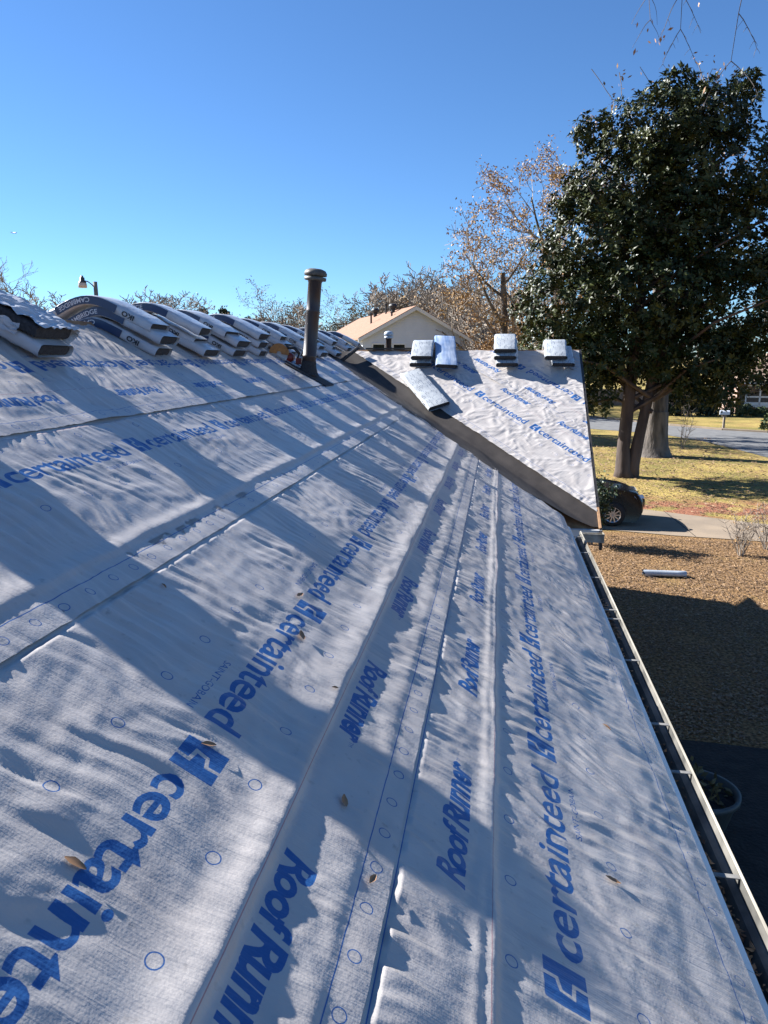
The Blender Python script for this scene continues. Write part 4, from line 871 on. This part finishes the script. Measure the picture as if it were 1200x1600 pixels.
droop((-7.3, -0.3, 9.8), 1.75, (-0.12, 0, -1), 0.009, 2)
droop((-5.1, -0.3, 10.2), 1.9, (0.05, 0, -1), 0.009, 2)
droop((-7.75, -0.3, 9.5), 1.35, (-0.15, 0, -1), 0.007, 1)
t_.obj('crown', M['twig_dark'], hang, False, False)
lt = [t for t in tips if t.x < -6.9]
V, F = leaves_mesh(lt, 24, 0.030, 0.05, 9, 1.2); link(bpy.data.objects.new('foliage', mesh('foliage', V, F, M['brown_leaf'])), hang)

# ------------------------------------------------------------------ white neighbour house with tan roof
nb = empty('neighbour_house', (-5.0, 45.0, 0), R(23)); tag(nb, 'white sided gable house with tan shingle roof behind the wing', 'house')
hw, ea, ap, ln_ = 3.15, HC+1.17, HC+2.86, 15.0
def rise(x): return ap - (ap-ea)*abs(x)/hw
t_ = MB(); t_.prism([(-hw, 0), (hw, 0), (hw, ea), (0, ap-0.03), (-hw, ea)], 'y', 0.06, ln_); t_.obj('wall', M['siding'], nb, False, False)
t_ = MB(); z = 2.0
while z < ap-0.15:
    z1 = z + 0.165; wl_ = hw if z < ea else hw*(ap-z)/(ap-ea); wh_ = hw if z1 < ea else max(0.02, hw*(ap-z1)/(ap-ea))
    t_.add([(-wl_, 0.012, z), (wl_, 0.012, z), (wh_, 0.045, z1), (-wh_, 0.045, z1), (-wl_, 0.055, z), (wl_, 0.055, z)], [(0, 1, 2, 3), (4, 5, 1, 0)]); z = z1
t_.obj('siding_boards', M['siding'], nb, False, False)
for sg, nm in ((-1, 'roof'), (1, 'roof')):
    t_ = MB(); e = 0.35; xe_ = sg*(hw+e); ze_ = ea - (ap-ea)/hw*e
    t_.add([(0, -0.35, ap+0.10), (xe_, -0.35, ze_+0.10), (xe_, ln_, ze_+0.10), (0, ln_, ap+0.10), (0, -0.35, ap), (xe_, -0.35, ze_), (xe_, ln_, ze_), (0, ln_, ap)], [(0, 1, 2, 3), (4, 7, 6, 5), (0, 4, 5, 1), (1, 5, 6, 2), (2, 6, 7, 3)])
    rf = t_.obj(nm, M['tan_roof'], nb, False, False)
    t_ = MB(); t_.add([(0, -0.37, ap+0.06), (xe_, -0.37, ze_+0.06), (xe_, -0.37, ze_-0.14), (0, -0.37, ap-0.16), (0, -0.30, ap+0.06), (xe_, -0.30, ze_+0.06), (xe_, -0.30, ze_-0.14), (0, -0.30, ap-0.16)], [(0, 1, 2, 3), (4, 7, 6, 5), (0, 4, 5, 1), (2, 6, 7, 3), (1, 5, 6, 2)]); t_.obj('rake_board', M['trim'], nb, False, False)
    if sg < 0:
        for (yy_, xx_, kind) in ((3.4, -0.42, 'v'), (5.6, -0.30, 'p'), (8.2, -0.40, 'v'), (4.6, -1.55, 'p'), (1.7, -0.95, 's')):
            zb = rise(xx_)+0.08; t_ = MB()
            if kind == 'v': t_.lathe([(0.13, 0), (0.13, 0.28), (0.26, 0.30), (0.28, 0.44), (0.20, 0.56), (0.01, 0.60)], (xx_, yy_, zb), 14)
            else: t_.lathe([(0.06, 0), (0.06, 0.55 if kind == 'p' else 0.2), (0.11, 0.57 if kind == 'p' else 0.2), (0.11, 0.66 if kind == 'p' else 0.25), (0.01, 0.68 if kind == 'p' else 0.26)], (xx_, yy_, zb), 10)
            o = t_.obj('roof_vent', M['black_vent'] if kind != 's' else M['pipe'], rf, False, False)
for xx_ in (-0.95, 1.15, -2.2):
    fr = MB(); x0, x1, z0, z1 = xx_-0.34, xx_+0.34, HC-0.55, HC+0.72
    for bb in ((x0-.07, x0, z0, z1), (x1, x1+.07, z0, z1), (x0-.07, x1+.07, z1, z1+.08), (x0-.09, x1+.09, z0-.08, z0)): fr.box(bb[0], bb[1], -0.03, 0.05, bb[2], bb[3])
    w_ = fr.obj('window', M['trim'], nb, False, False)
    pn = MB(); pn.box(x0, x1, -0.005, 0.02, z0, z1); pn.obj('pane', M['glass'], w_, False, False)
    sh = MB(); sh.box(x0, x1, -0.02, -0.006, (z0+z1)/2-.03, (z0+z1)/2+.03); sh.obj('sash_bar', M['trim'], w_, False, False)
cb = MB(); cb.box(hw-0.12, hw+0.02, -0.01, 0.05, 0, ea); cb.obj('corner_board', M['trim'], nb, False, False)

# yard lamp
lp_ = empty('yard_lamp', (-12.25, 22.0, 0)); tag(lp_, 'yard lamp on a curved arm and weathered pole beyond the main ridge', 'lamp')
t_ = MB(); t_.tube([(0, 0, 0), (0.02, 0, 4), (0, 0, HC+2.25)], [0.10, 0.075, 0.062], 10); t_.obj('pole', M['wood_post'], lp_, True, False)
t_ = MB(); t_.tube([(0, 0, HC+2.02), (-0.10, 0, HC+2.16), (-0.24, 0, HC+2.26), (-0.40, 0, HC+2.29)], 0.018, 6); t_.obj('arm', M['dark_metal'], lp_, True, False)
t_ = MB(); t_.lathe([(0.01, 0.16), (0.035, 0.155), (0.04, 0.11), (0.07, 0.10), (0.075, 0.0), (0.11, -0.03), (0.12, -0.06)], (-0.42, 0, HC+2.28), 14); t_.obj('lamp_head', M['dark_metal'], lp_, True, False)
t_ = MB(); t_.lathe([(0.115, -0.055), (0.13, -0.12), (0.125, -0.20), (0.01, -0.205)], (-0.42, 0, HC+2.28), 14); t_.obj('lamp_lens', M['lens'], lp_, True, False)

# airliner
pl = empty('airplane', (-2217.9, 3300, HC+557.6), R(-22)); tag(pl, 'tiny airliner in the sky at the far left', 'airplane')
t_ = MB(); t_.tube([(20, 0, 0), (17.5, 0, 0.3), (13, 0, 0.6), (-10, 0, 0.6), (-19, 0, 1.6)], [0.4, 1.5, 2.1, 2.0, 0.4], 12); t_.obj('fuselage', M['plane_white'], pl, True, False)
for sg in (-1, 1):
    t_ = MB(); t_.add([(4, 0, -.4), (-2, 0, -.4), (-7, sg*17, 1.2), (-5, sg*17, 1.2), (4, 0, .2), (-2, 0, .2), (-7, sg*17, 1.4), (-5, sg*17, 1.4)], [(0, 1, 2, 3), (4, 7, 6, 5), (0, 4, 5, 1), (1, 5, 6, 2), (2, 6, 7, 3), (3, 7, 4, 0)]); t_.obj('wing', M['plane_white'], pl, False, False)
    t_ = MB(); t_.tube([(3.6, sg*5.6, -1.2), (3, sg*5.6, -1.2), (0, sg*5.6, -1.1)], [0.9, 1.05, 0.6], 10); t_.obj('engine', M['plane_white'], pl, False, False)
    t_ = MB(); t_.add([(-15.5, 0, 1.6), (-18, 0, 1.6), (-20, sg*6.5, 2.0), (-18.8, sg*6.5, 2.0), (-16, 0, 1.9)], [(0, 1, 2, 3), (4, 3, 2, 1)]); t_.obj('tailplane', M['plane_white'], pl, False, False)
t_ = MB(); t_.prism([(-13.5, 2.2), (-18.5, 1.6), (-21.5, 8.0), (-19.0, 8.0)], 'y', -0.2, 0.2); t_.obj('tail_fin', M['plane_white'], pl, False, False)

# ------------------------------------------------------------------ yard things
car = empty('parked_car', (1.88, 22.2, 0)); tag(car, 'black car parked nose out on the drive behind the gable corner', 'car')
# side profile (x forward, z up)
prof_c = [(-2.35, 0.42), (-2.38, 0.75), (-2.25, 1.02), (-1.75, 1.10), (-1.25, 1.42), (-0.35, 1.50), (0.45, 1.42), (1.05, 1.08), (1.85, 0.99), (2.20, 0.90), (2.34, 0.72), (2.36, 0.42), (2.20, 0.22), (-2.20, 0.24)]
ysec = [(-0.93, 0.96, 0.10), (-0.80, 1.0, 0.0), (-0.4, 1.0, 0.0), (0.0, 1.0, 0.0), (0.4, 1.0, 0.0), (0.80, 1.0, 0.0), (0.93, 0.96, 0.10)]
V = []
for (yy_, sc_, inn) in ysec:
    for (x, z) in prof_c:
        cab = max(0, z-1.02); V.append((x*sc_ - (0.10*(yy_/0.93)**2*max(0, x-1.6)/0.7), yy_*(1-0.42*cab), z - (0.03 if inn else 0)))
n = len(prof_c); F = [(i*n+k, i*n+(k+1) % n, (i+1)*n+(k+1) % n, (i+1)*n+k) for i in range(len(ysec)-1) for k in range(n)] + [tuple(range(n)), tuple(range(len(V)-1, len(V)-n-1, -1))]
o = link(bpy.data.objects.new('body', mesh('body', V, F, M['car_paint'], True)), car); bv = o.modifiers.new('b', 'BEVEL'); bv.width = 0.06; bv.segments = 3; bv.limit_method = 'ANGLE'
for sx in (-1.45, 1.42):
    for sy in (-0.90, 0.90):
        t_ = MB(); Mr = Matrix.Rotation(R(90), 3, 'X')
        t_.lathe([(0.22, -0.12), (0.32, -0.12), (0.345, -0.07), (0.345, 0.07), (0.32, 0.12), (0.22, 0.12)], (0, 0, 0), 28, Mr); wh = t_.obj('wheel', M['tyre'], car, True, False); wh.location = (sx, sy, 0.345)
        t_ = MB(); t_.lathe([(0.235, -0.10), (0.235, 0.10), (0.20, 0.08), (0.20, -0.08), (0.235, -0.10)], (0, 0, 0), 28, Mr); sd_ = -1 if sy < 0 else 1
        for k in range(10):
            a = 2*math.pi*k/10; t_.obox((0.12*math.cos(a), sd_*0.105, 0.12*math.sin(a)), Vector((math.cos(a), 0, math.sin(a)))*0.10, (0, 0.012, 0), Vector((-math.sin(a), 0, math.cos(a)))*0.016)
        t_.lathe([(0.001, 0.095*sd_), (0.05, 0.11*sd_), (0.05, 0.06*sd_)], (0, 0, 0), 12, Matrix.Rotation(R(-90), 3, 'X') if True else Mr); t_.obj('rim', M['rim'], wh, False, False)
        t_ = MB(); P_ = [(sx+0.40*math.cos(R(a)), 0.345+0.40*math.sin(R(a))) for a in range(-10, 191, 20)]; t_.prism(P_, 'y', sy*1.028, sy*0.80); t_.obj('wheel_arch', M['tyre'], car, False, False)
for sy in (-1, 1):
    t_ = MB(); t_.add([(2.02, sy*0.90, 0.80), (2.27, sy*0.68, 0.80), (2.20, sy*0.66, 0.90), (1.94, sy*0.905, 0.89), (2.30, sy*0.55, 0.78), (2.24, sy*0.55, 0.88)], [(0, 1, 2, 3), (1, 4, 5, 2)]); o = t_.obj('headlight', M['lampglass'], car, False, False); o.location = (0.035, 0.03*sy, 0.0)
    t_ = MB(); t_.obox((-1.30+1.0, sy*0.82, 1.22), (0.80, 0, 0), (0, 0.006, 0), (0, 0.03*-sy, 0.13)); t_.obj('side_window', M['glass'], car, False, False)
t_ = MB(); t_.box(2.30, 2.375, -0.42, 0.42, 0.50, 0.70); t_.obj('grille', M['black_plastic'], car, False, False)

def shrub(name, loc, h_, rad, nleaf, mat_, label, seed, stems=9, cat='shrub', leafsize=0.06, group=None, tw='twig_dark', minr=0.006):
    root = empty(name, loc); tag(root, label, cat, group); r_ = random.Random(seed); t_ = MB(); tips = []
    for k in range(stems):
        a = 2*math.pi*k/stems + r_.uniform(-.3, .3); d = Vector((math.cos(a)*r_.uniform(.1, .6)*rad/h_, math.sin(a)*r_.uniform(.1, .6)*rad/h_, 1)).normalized(); p = Vector((math.cos(a)*0.05, math.sin(a)*0.05, -0.02)); L_ = h_*r_.uniform(.65, 1.0)
        pts = [p]
        for i in range(6): d = (d + Vector((r_.uniform(-.2, .2), r_.uniform(-.2, .2), r_.uniform(-.05, .15)))).normalized(); pts.append(pts[-1] + d*L_/6)
        t_.tube(pts, [minr*2.2*(1-0.75*i/6) for i in range(7)], 4, False)
        for i in range(2, 7):
            for q in range(3):
                e = Vector((r_.uniform(-1, 1), r_.uniform(-1, 1), r_.uniform(.2, 1))).normalized(); m1 = pts[i] + e*h_*0.10; m2 = m1 + (e + Vector((r_.uniform(-.5, .5), r_.uniform(-.5, .5), .4))).normalized()*h_*0.08
                t_.tube([pts[i], m1, m2], [minr, minr*0.8, minr*0.5], 3, False); tips += [m1, m2]
    t_.obj('stems', M[tw], root, False, False)
    if nleaf:
        V, F = leaves_mesh(tips, nleaf, leafsize, 0.07, seed+1); link(bpy.data.objects.new('foliage', mesh('foliage', V, F, mat_)), root)
    return root
shrub('leafy_shrub', (2.45, 19.0, 0), 1.65, 0.7, 2200, M['shrub_leaf'], 'green leafy shrub at the gable corner in front of the black car', 301, 12, leafsize=0.055)
shrub('bare_shrub', (5.92, 18.47, 0), 1.15, 0.75, 90, M['orange_leaf'], 'bare twiggy shrub with a few reddish leaves on the leafy lawn', 311, 13, group='bare shrubs by the drive', leafsize=0.03, tw='twig')
shrub('bare_shrub', (6.75, 19.2, 0), 1.2, 0.75, 60, M['orange_leaf'], 'bare twiggy shrub cut by the right edge of the picture', 317, 12, group='bare shrubs by the drive', leafsize=0.03, tw='twig')
# thin sapling on the far lawn
shrub('sapling', (9.6, 40.5, 0), 2.6, 0.9, 0, None, 'thin bare sapling on the grass in front of the road', 323, 4, 'sapling', minr=0.010)
# downspout piece
dp = empty('downspout_piece', (3.72, 16.35, 0.075), R(2)); tag(dp, 'grey metal downspout piece lying on the brown leaf litter', 'downspout')
t_ = MB()
def oval(x, sc=1.0): return [(x, 0.085*sc*math.cos(2*math.pi*k/20), 0.068*sc*math.sin(2*math.pi*k/20) + 0.004*math.cos(6*math.pi*k/20)) for k in range(20)]
rings = [oval(-0.45), oval(-0.43), oval(-0.30), oval(0.0), oval(0.25), oval(0.44), oval(0.45, 0.9)]
rings[0] = [(x - 0.02*math.sin(k*1.1), y, z) for k, (x, y, z) in enumerate(rings[0])]
V = [p for r_ in rings for p in r_]; F = [(i*20+k, i*20+(k+1) % 20, (i+1)*20+(k+1) % 20, (i+1)*20+k) for i in range(6) for k in range(20)]; F.append(tuple(120+k for k in range(20)))
t_.add(V, F); t_.obj('tube', M['grey_metal'], dp, True, False)
t_ = MB(); V = [p for x in (-0.44, -0.2, 0.2) for p in oval(x, 0.93)]; t_.add(V, [(i*20+k, (i+1)*20+k, (i+1)*20+(k+1) % 20, i*20+(k+1) % 20) for i in range(2) for k in range(20)] + [tuple(40+k for k in range(20))]); t_.obj('inside', M['black_plastic'], dp, True, False)
t_ = MB(); t_.add([(-0.45, -0.05, -0.055), (-0.28, -0.10, -0.062), (-0.26, -0.115, -0.050), (-0.40, -0.08, -0.02)], [(0, 1, 2, 3)]); t_.obj('bent_flap', M['grey_metal'], dp, False, False)
# planter under the eave
pt = empty('planter', (2.14, 7.2, 0)); tag(pt, 'round planter pot standing in the shade below the gutter', 'planter')
t_ = MB(); t_.lathe([(0.20, 0.0), (0.27, 0.02), (0.36, 0.36), (0.39, 0.37), (0.39, 0.42), (0.355, 0.42), (0.34, 0.34), (0.33, 0.33)], (0, 0, 0), 32); t_.obj('pot', M['terracotta'], pt, True, False)
t_ = MB(); t_.lathe([(0.335, 0.345), (0.2, 0.36), (0.01, 0.365)], (0, 0, 0), 32); t_.obj('soil', M['mulch'], pt, True, False)
r_ = np.random.RandomState(4); V, F = leaves_mesh([(0.18*math.cos(a), 0.18*math.sin(a), 0.42) for a in range(12)], 160, 0.05, 0.07, 44); link(bpy.data.objects.new('plant', mesh('plant', V, F, M['olive_leaf'])), pt)['kind'] = 'stuff'
# mailbox
mb = empty('mailbox', (14.85, 52.19, 0), R(8)); tag(mb, 'pale mailbox on a wooden post across the road', 'mailbox')
t_ = MB(); t_.box(-0.06, 0.06, -0.06, 0.06, 0, 0.98); t_.box(-0.16, 0.16, -0.05, 0.05, 0.86, 0.93); t_.obj('post', M['wood_post'], mb, False, False)
t_ = MB(); t_.prism([(-0.14, 0.98)] + [(-0.14*math.cos(R(a)), 1.12+0.14*math.sin(R(a))) for a in range(0, 181, 20)] + [(0.14, 0.98)], 'y', -0.30, 0.30); o = t_.obj('box', M['mailbox'], mb, False, False); o.rotation_euler = (0, 0, R(72))
t_ = MB(); t_.box(-0.20, 0.20, -0.22, 0.22, 0, 0.10); t_.obj('base_stones', M['concrete'], mb, False, False)
# brick house across the road
bh = empty('brick_house', (19.6, 66.0, 0), R(-6)); tag(bh, 'red brick house with white double window across the road', 'house')
t_ = MB(); t_.box(0, 16, 0, 8, 0.0, 2.75); t_.obj('wall', M['brick'], bh, False, False)
t_ = MB(); t_.add([(-0.6, -0.6, 2.72), (16.6, -0.6, 2.72), (16.6, 8.6, 2.72), (-0.6, 8.6, 2.72), (3.5, 4, 5.4), (12.5, 4, 5.4)], [(0, 1, 5, 4), (1, 2, 5), (2, 3, 4, 5), (3, 0, 4), (0, 3, 2, 1)]); t_.obj('roof', M['brown_roof'], bh, False, False)
t_ = MB(); t_.box(-0.62, 16.62, -0.66, -0.60, 2.55, 2.74); t_.obj('fascia', M['trim'], bh, False, False)
for wx_ in (0.75, 6.0, 11.5):
    fr = MB(); x0, x1, z0, z1 = wx_, wx_+2.0, 0.75, 2.35
    for bb in ((x0-.12, x0, z0-.12, z1+.12), (x1, x1+.12, z0-.12, z1+.12), (x0, x1, z1, z1+.12), (x0, x1, z0-.12, z0), ((x0+x1)/2-.06, (x0+x1)/2+.06, z0, z1), (x0, x1, z0+.68, z0+.80), (x0, x1, z0+.02, z0+.3)): fr.box(bb[0], bb[1], -0.07, 0.03, bb[2], bb[3])
    w_ = fr.obj('window', M['trim'], bh, False, False)
    for k in (0, 1):
        pn = MB(); pn.box(x0 + k*1.06, x0 + 0.94 + k*1.06, -0.02, 0.01, z0, z1); pn.obj('pane', M['glass'], w_, False, False)
    for sx_ in (x0-0.48, x1+0.14):
        s_ = MB(); s_.box(sx_, sx_+0.34, -0.04, 0.02, z0-.05, z1+.05); s_.obj('shutter', M['dark_trim'], bh, False, False)
def round_bush(loc, r_, label, seed, h_=None):
    root = empty('clipped_bush', loc); tag(root, label, 'bush', 'clipped bushes before the brick house'); rs_ = np.random.RandomState(seed); pts = []
    for k in range(160):
        d = rs_.normal(0, 1, 3); d /= np.linalg.norm(d); d[2] = abs(d[2]); pts.append(tuple(d*np.array([r_, r_, h_ or r_*1.3])*rs_.uniform(0.75, 1)))
    V, F = leaves_mesh(pts, 1500, 0.10, 0.07, seed+2); link(bpy.data.objects.new('foliage', mesh('foliage', V, F, M['shrub_leaf'])), root)
    t_ = MB(); t_.tube([(0, 0, -0.02), (0, 0, r_*0.7)], [0.06, 0.04], 6); t_.obj('stem', M['twig_dark'], root, False, False)
round_bush((18.9, 64.2, 0), 0.85, 'tall clipped bush left of the white window', 501, 1.5)
round_bush((20.1, 64.7, 0), 0.72, 'round clipped bush under the left window pane', 503)
round_bush((21.15, 64.6, 0), 0.55, 'small clipped bush under the white window', 505)
round_bush((23.0, 64.3, 0), 0.45, 'low clipped bush right of the white window', 507)
round_bush((17.9, 51.5, 0), 0.95, 'big dark bush at the kerb by the right edge', 509, 1.5)
hd = empty('hedge', (15.3, 64.5, 0)); tag(hd, 'dark hedge across the road left of the brick house', 'hedge')
rs_ = np.random.RandomState(71); pts = [(rs_.uniform(-2.6, 2.6), rs_.uniform(-.8, .8), rs_.uniform(0.1, 2.3)) for k in range(300)]
V, F = leaves_mesh(pts, 5500, 0.17, 0.14, 72); link(bpy.data.objects.new('foliage', mesh('foliage', V, F, M['pine_leaf'])), hd)
t_ = MB()
for k in range(6): t_.tube([(-2.2+k*0.9, 0, -0.02), (-2.2+k*0.9, 0, 1.8)], [0.06, 0.03], 5)
t_.obj('stems', M['twig_dark'], hd, False, False)
t_ = MB(); t_.box(9.0, 24.0, 77.0, 77.1, 0, 1.6)
o = t_.obj('board_fence', M['wood_post']); tag(o, 'grey board fence far behind the hedge', 'fence')

# leaf litter and grass tufts
rs = np.random.RandomState(21); n = 80000
X = rs.uniform(1.6, 9.5, n); Y = rs.uniform(9.0, 20.4, n); k = (Y < 20.2 - 0.11*(X-3.0)) & (rs.uniform(-0.75, 0.6, n) < nz(X/1.3, Y/1.3, 5)*0.8 + nz(X/0.4, Y/0.4, 6)*0.7 + 0.22); X, Y = X[k], Y[k]; n = len(X)
a = rs.uniform(0, 6.283, n); L_ = rs.uniform(0.012, 0.032, n) + 0.018*(rs.uniform(0, 1, n) > 0.88); tl = rs.uniform(-0.5, 0.5, n); tl2 = rs.uniform(-.5, .5, n)
ca, sa = np.cos(a), np.sin(a); Z = rs.uniform(0.004, 0.018, n)
def P3(dx, dy): return np.stack([X + L_*(ca*dx - sa*dy), Y + L_*(sa*dx + ca*dy), Z + L_*np.abs(tl*dx + tl2*dy)], -1)
V = np.stack([P3(-1, 0), P3(0, -0.45), P3(1, 0), P3(0, 0.45)], 1).reshape(-1, 3)
o = obj('leaf_litter', V, np.arange(4*n).reshape(-1, 4), M['tan_leaf']); tag(o, 'brown fallen leaves covering the near lawn', 'leaves', kind='stuff')
n = 9000; X = rs.uniform(3, 16, n); Y = rs.uniform(23, 46, n); k = (X < 12.3 - 0.0*(Y)) | (Y < 34); X, Y = X[k], Y[k]; k = ~((Y < 24.2) & (X < 6)); X, Y = X[k], Y[k]; n = len(X)
a = rs.uniform(0, 6.283, n); L_ = rs.uniform(0.04, 0.09, n); ca, sa = np.cos(a), np.sin(a); tl = rs.uniform(-.6, .6, n); tl2 = rs.uniform(-.6, .6, n); Z = rs.uniform(0.006, 0.03, n)
V = np.stack([P3(-1, 0), P3(0, -0.45), P3(1, 0), P3(0, 0.45)], 1).reshape(-1, 3)
o = obj('scattered_leaves', V, np.arange(4*n).reshape(-1, 4), M['tan_leaf']); tag(o, 'scattered fallen leaves on the far lawn', 'leaves', kind='stuff')

# dead leaves and grit lying in the gutter
rs = np.random.RandomState(33); n = 900; Y = np.concatenate([rs.uniform(-1, 8, 500), rs.normal(5.4, 0.25, 200), rs.normal(2.3, 0.3, 200)]); X = rs.uniform(gi+0.004, gi+0.09, n)
L_ = rs.uniform(0.006, 0.022, n); a = rs.uniform(0, 6.283, n); ca, sa = np.cos(a), np.sin(a); tl = rs.uniform(-.6, .6, n); tl2 = rs.uniform(-.6, .6, n); Z = gz - 0.088 + np.where(np.abs(Y-5.4) < 0.5, rs.uniform(0, 0.06, n), rs.uniform(0, 0.02, n))
V = np.stack([P3(-1, 0), P3(0, -0.45), P3(1, 0), P3(0, 0.45)], 1).reshape(-1, 3)
o = obj('gutter_debris', V, np.arange(4*n).reshape(-1, 4), M['tan_leaf']); tag(o, 'dead leaves and grit lying in the gutter', 'leaves', kind='stuff')
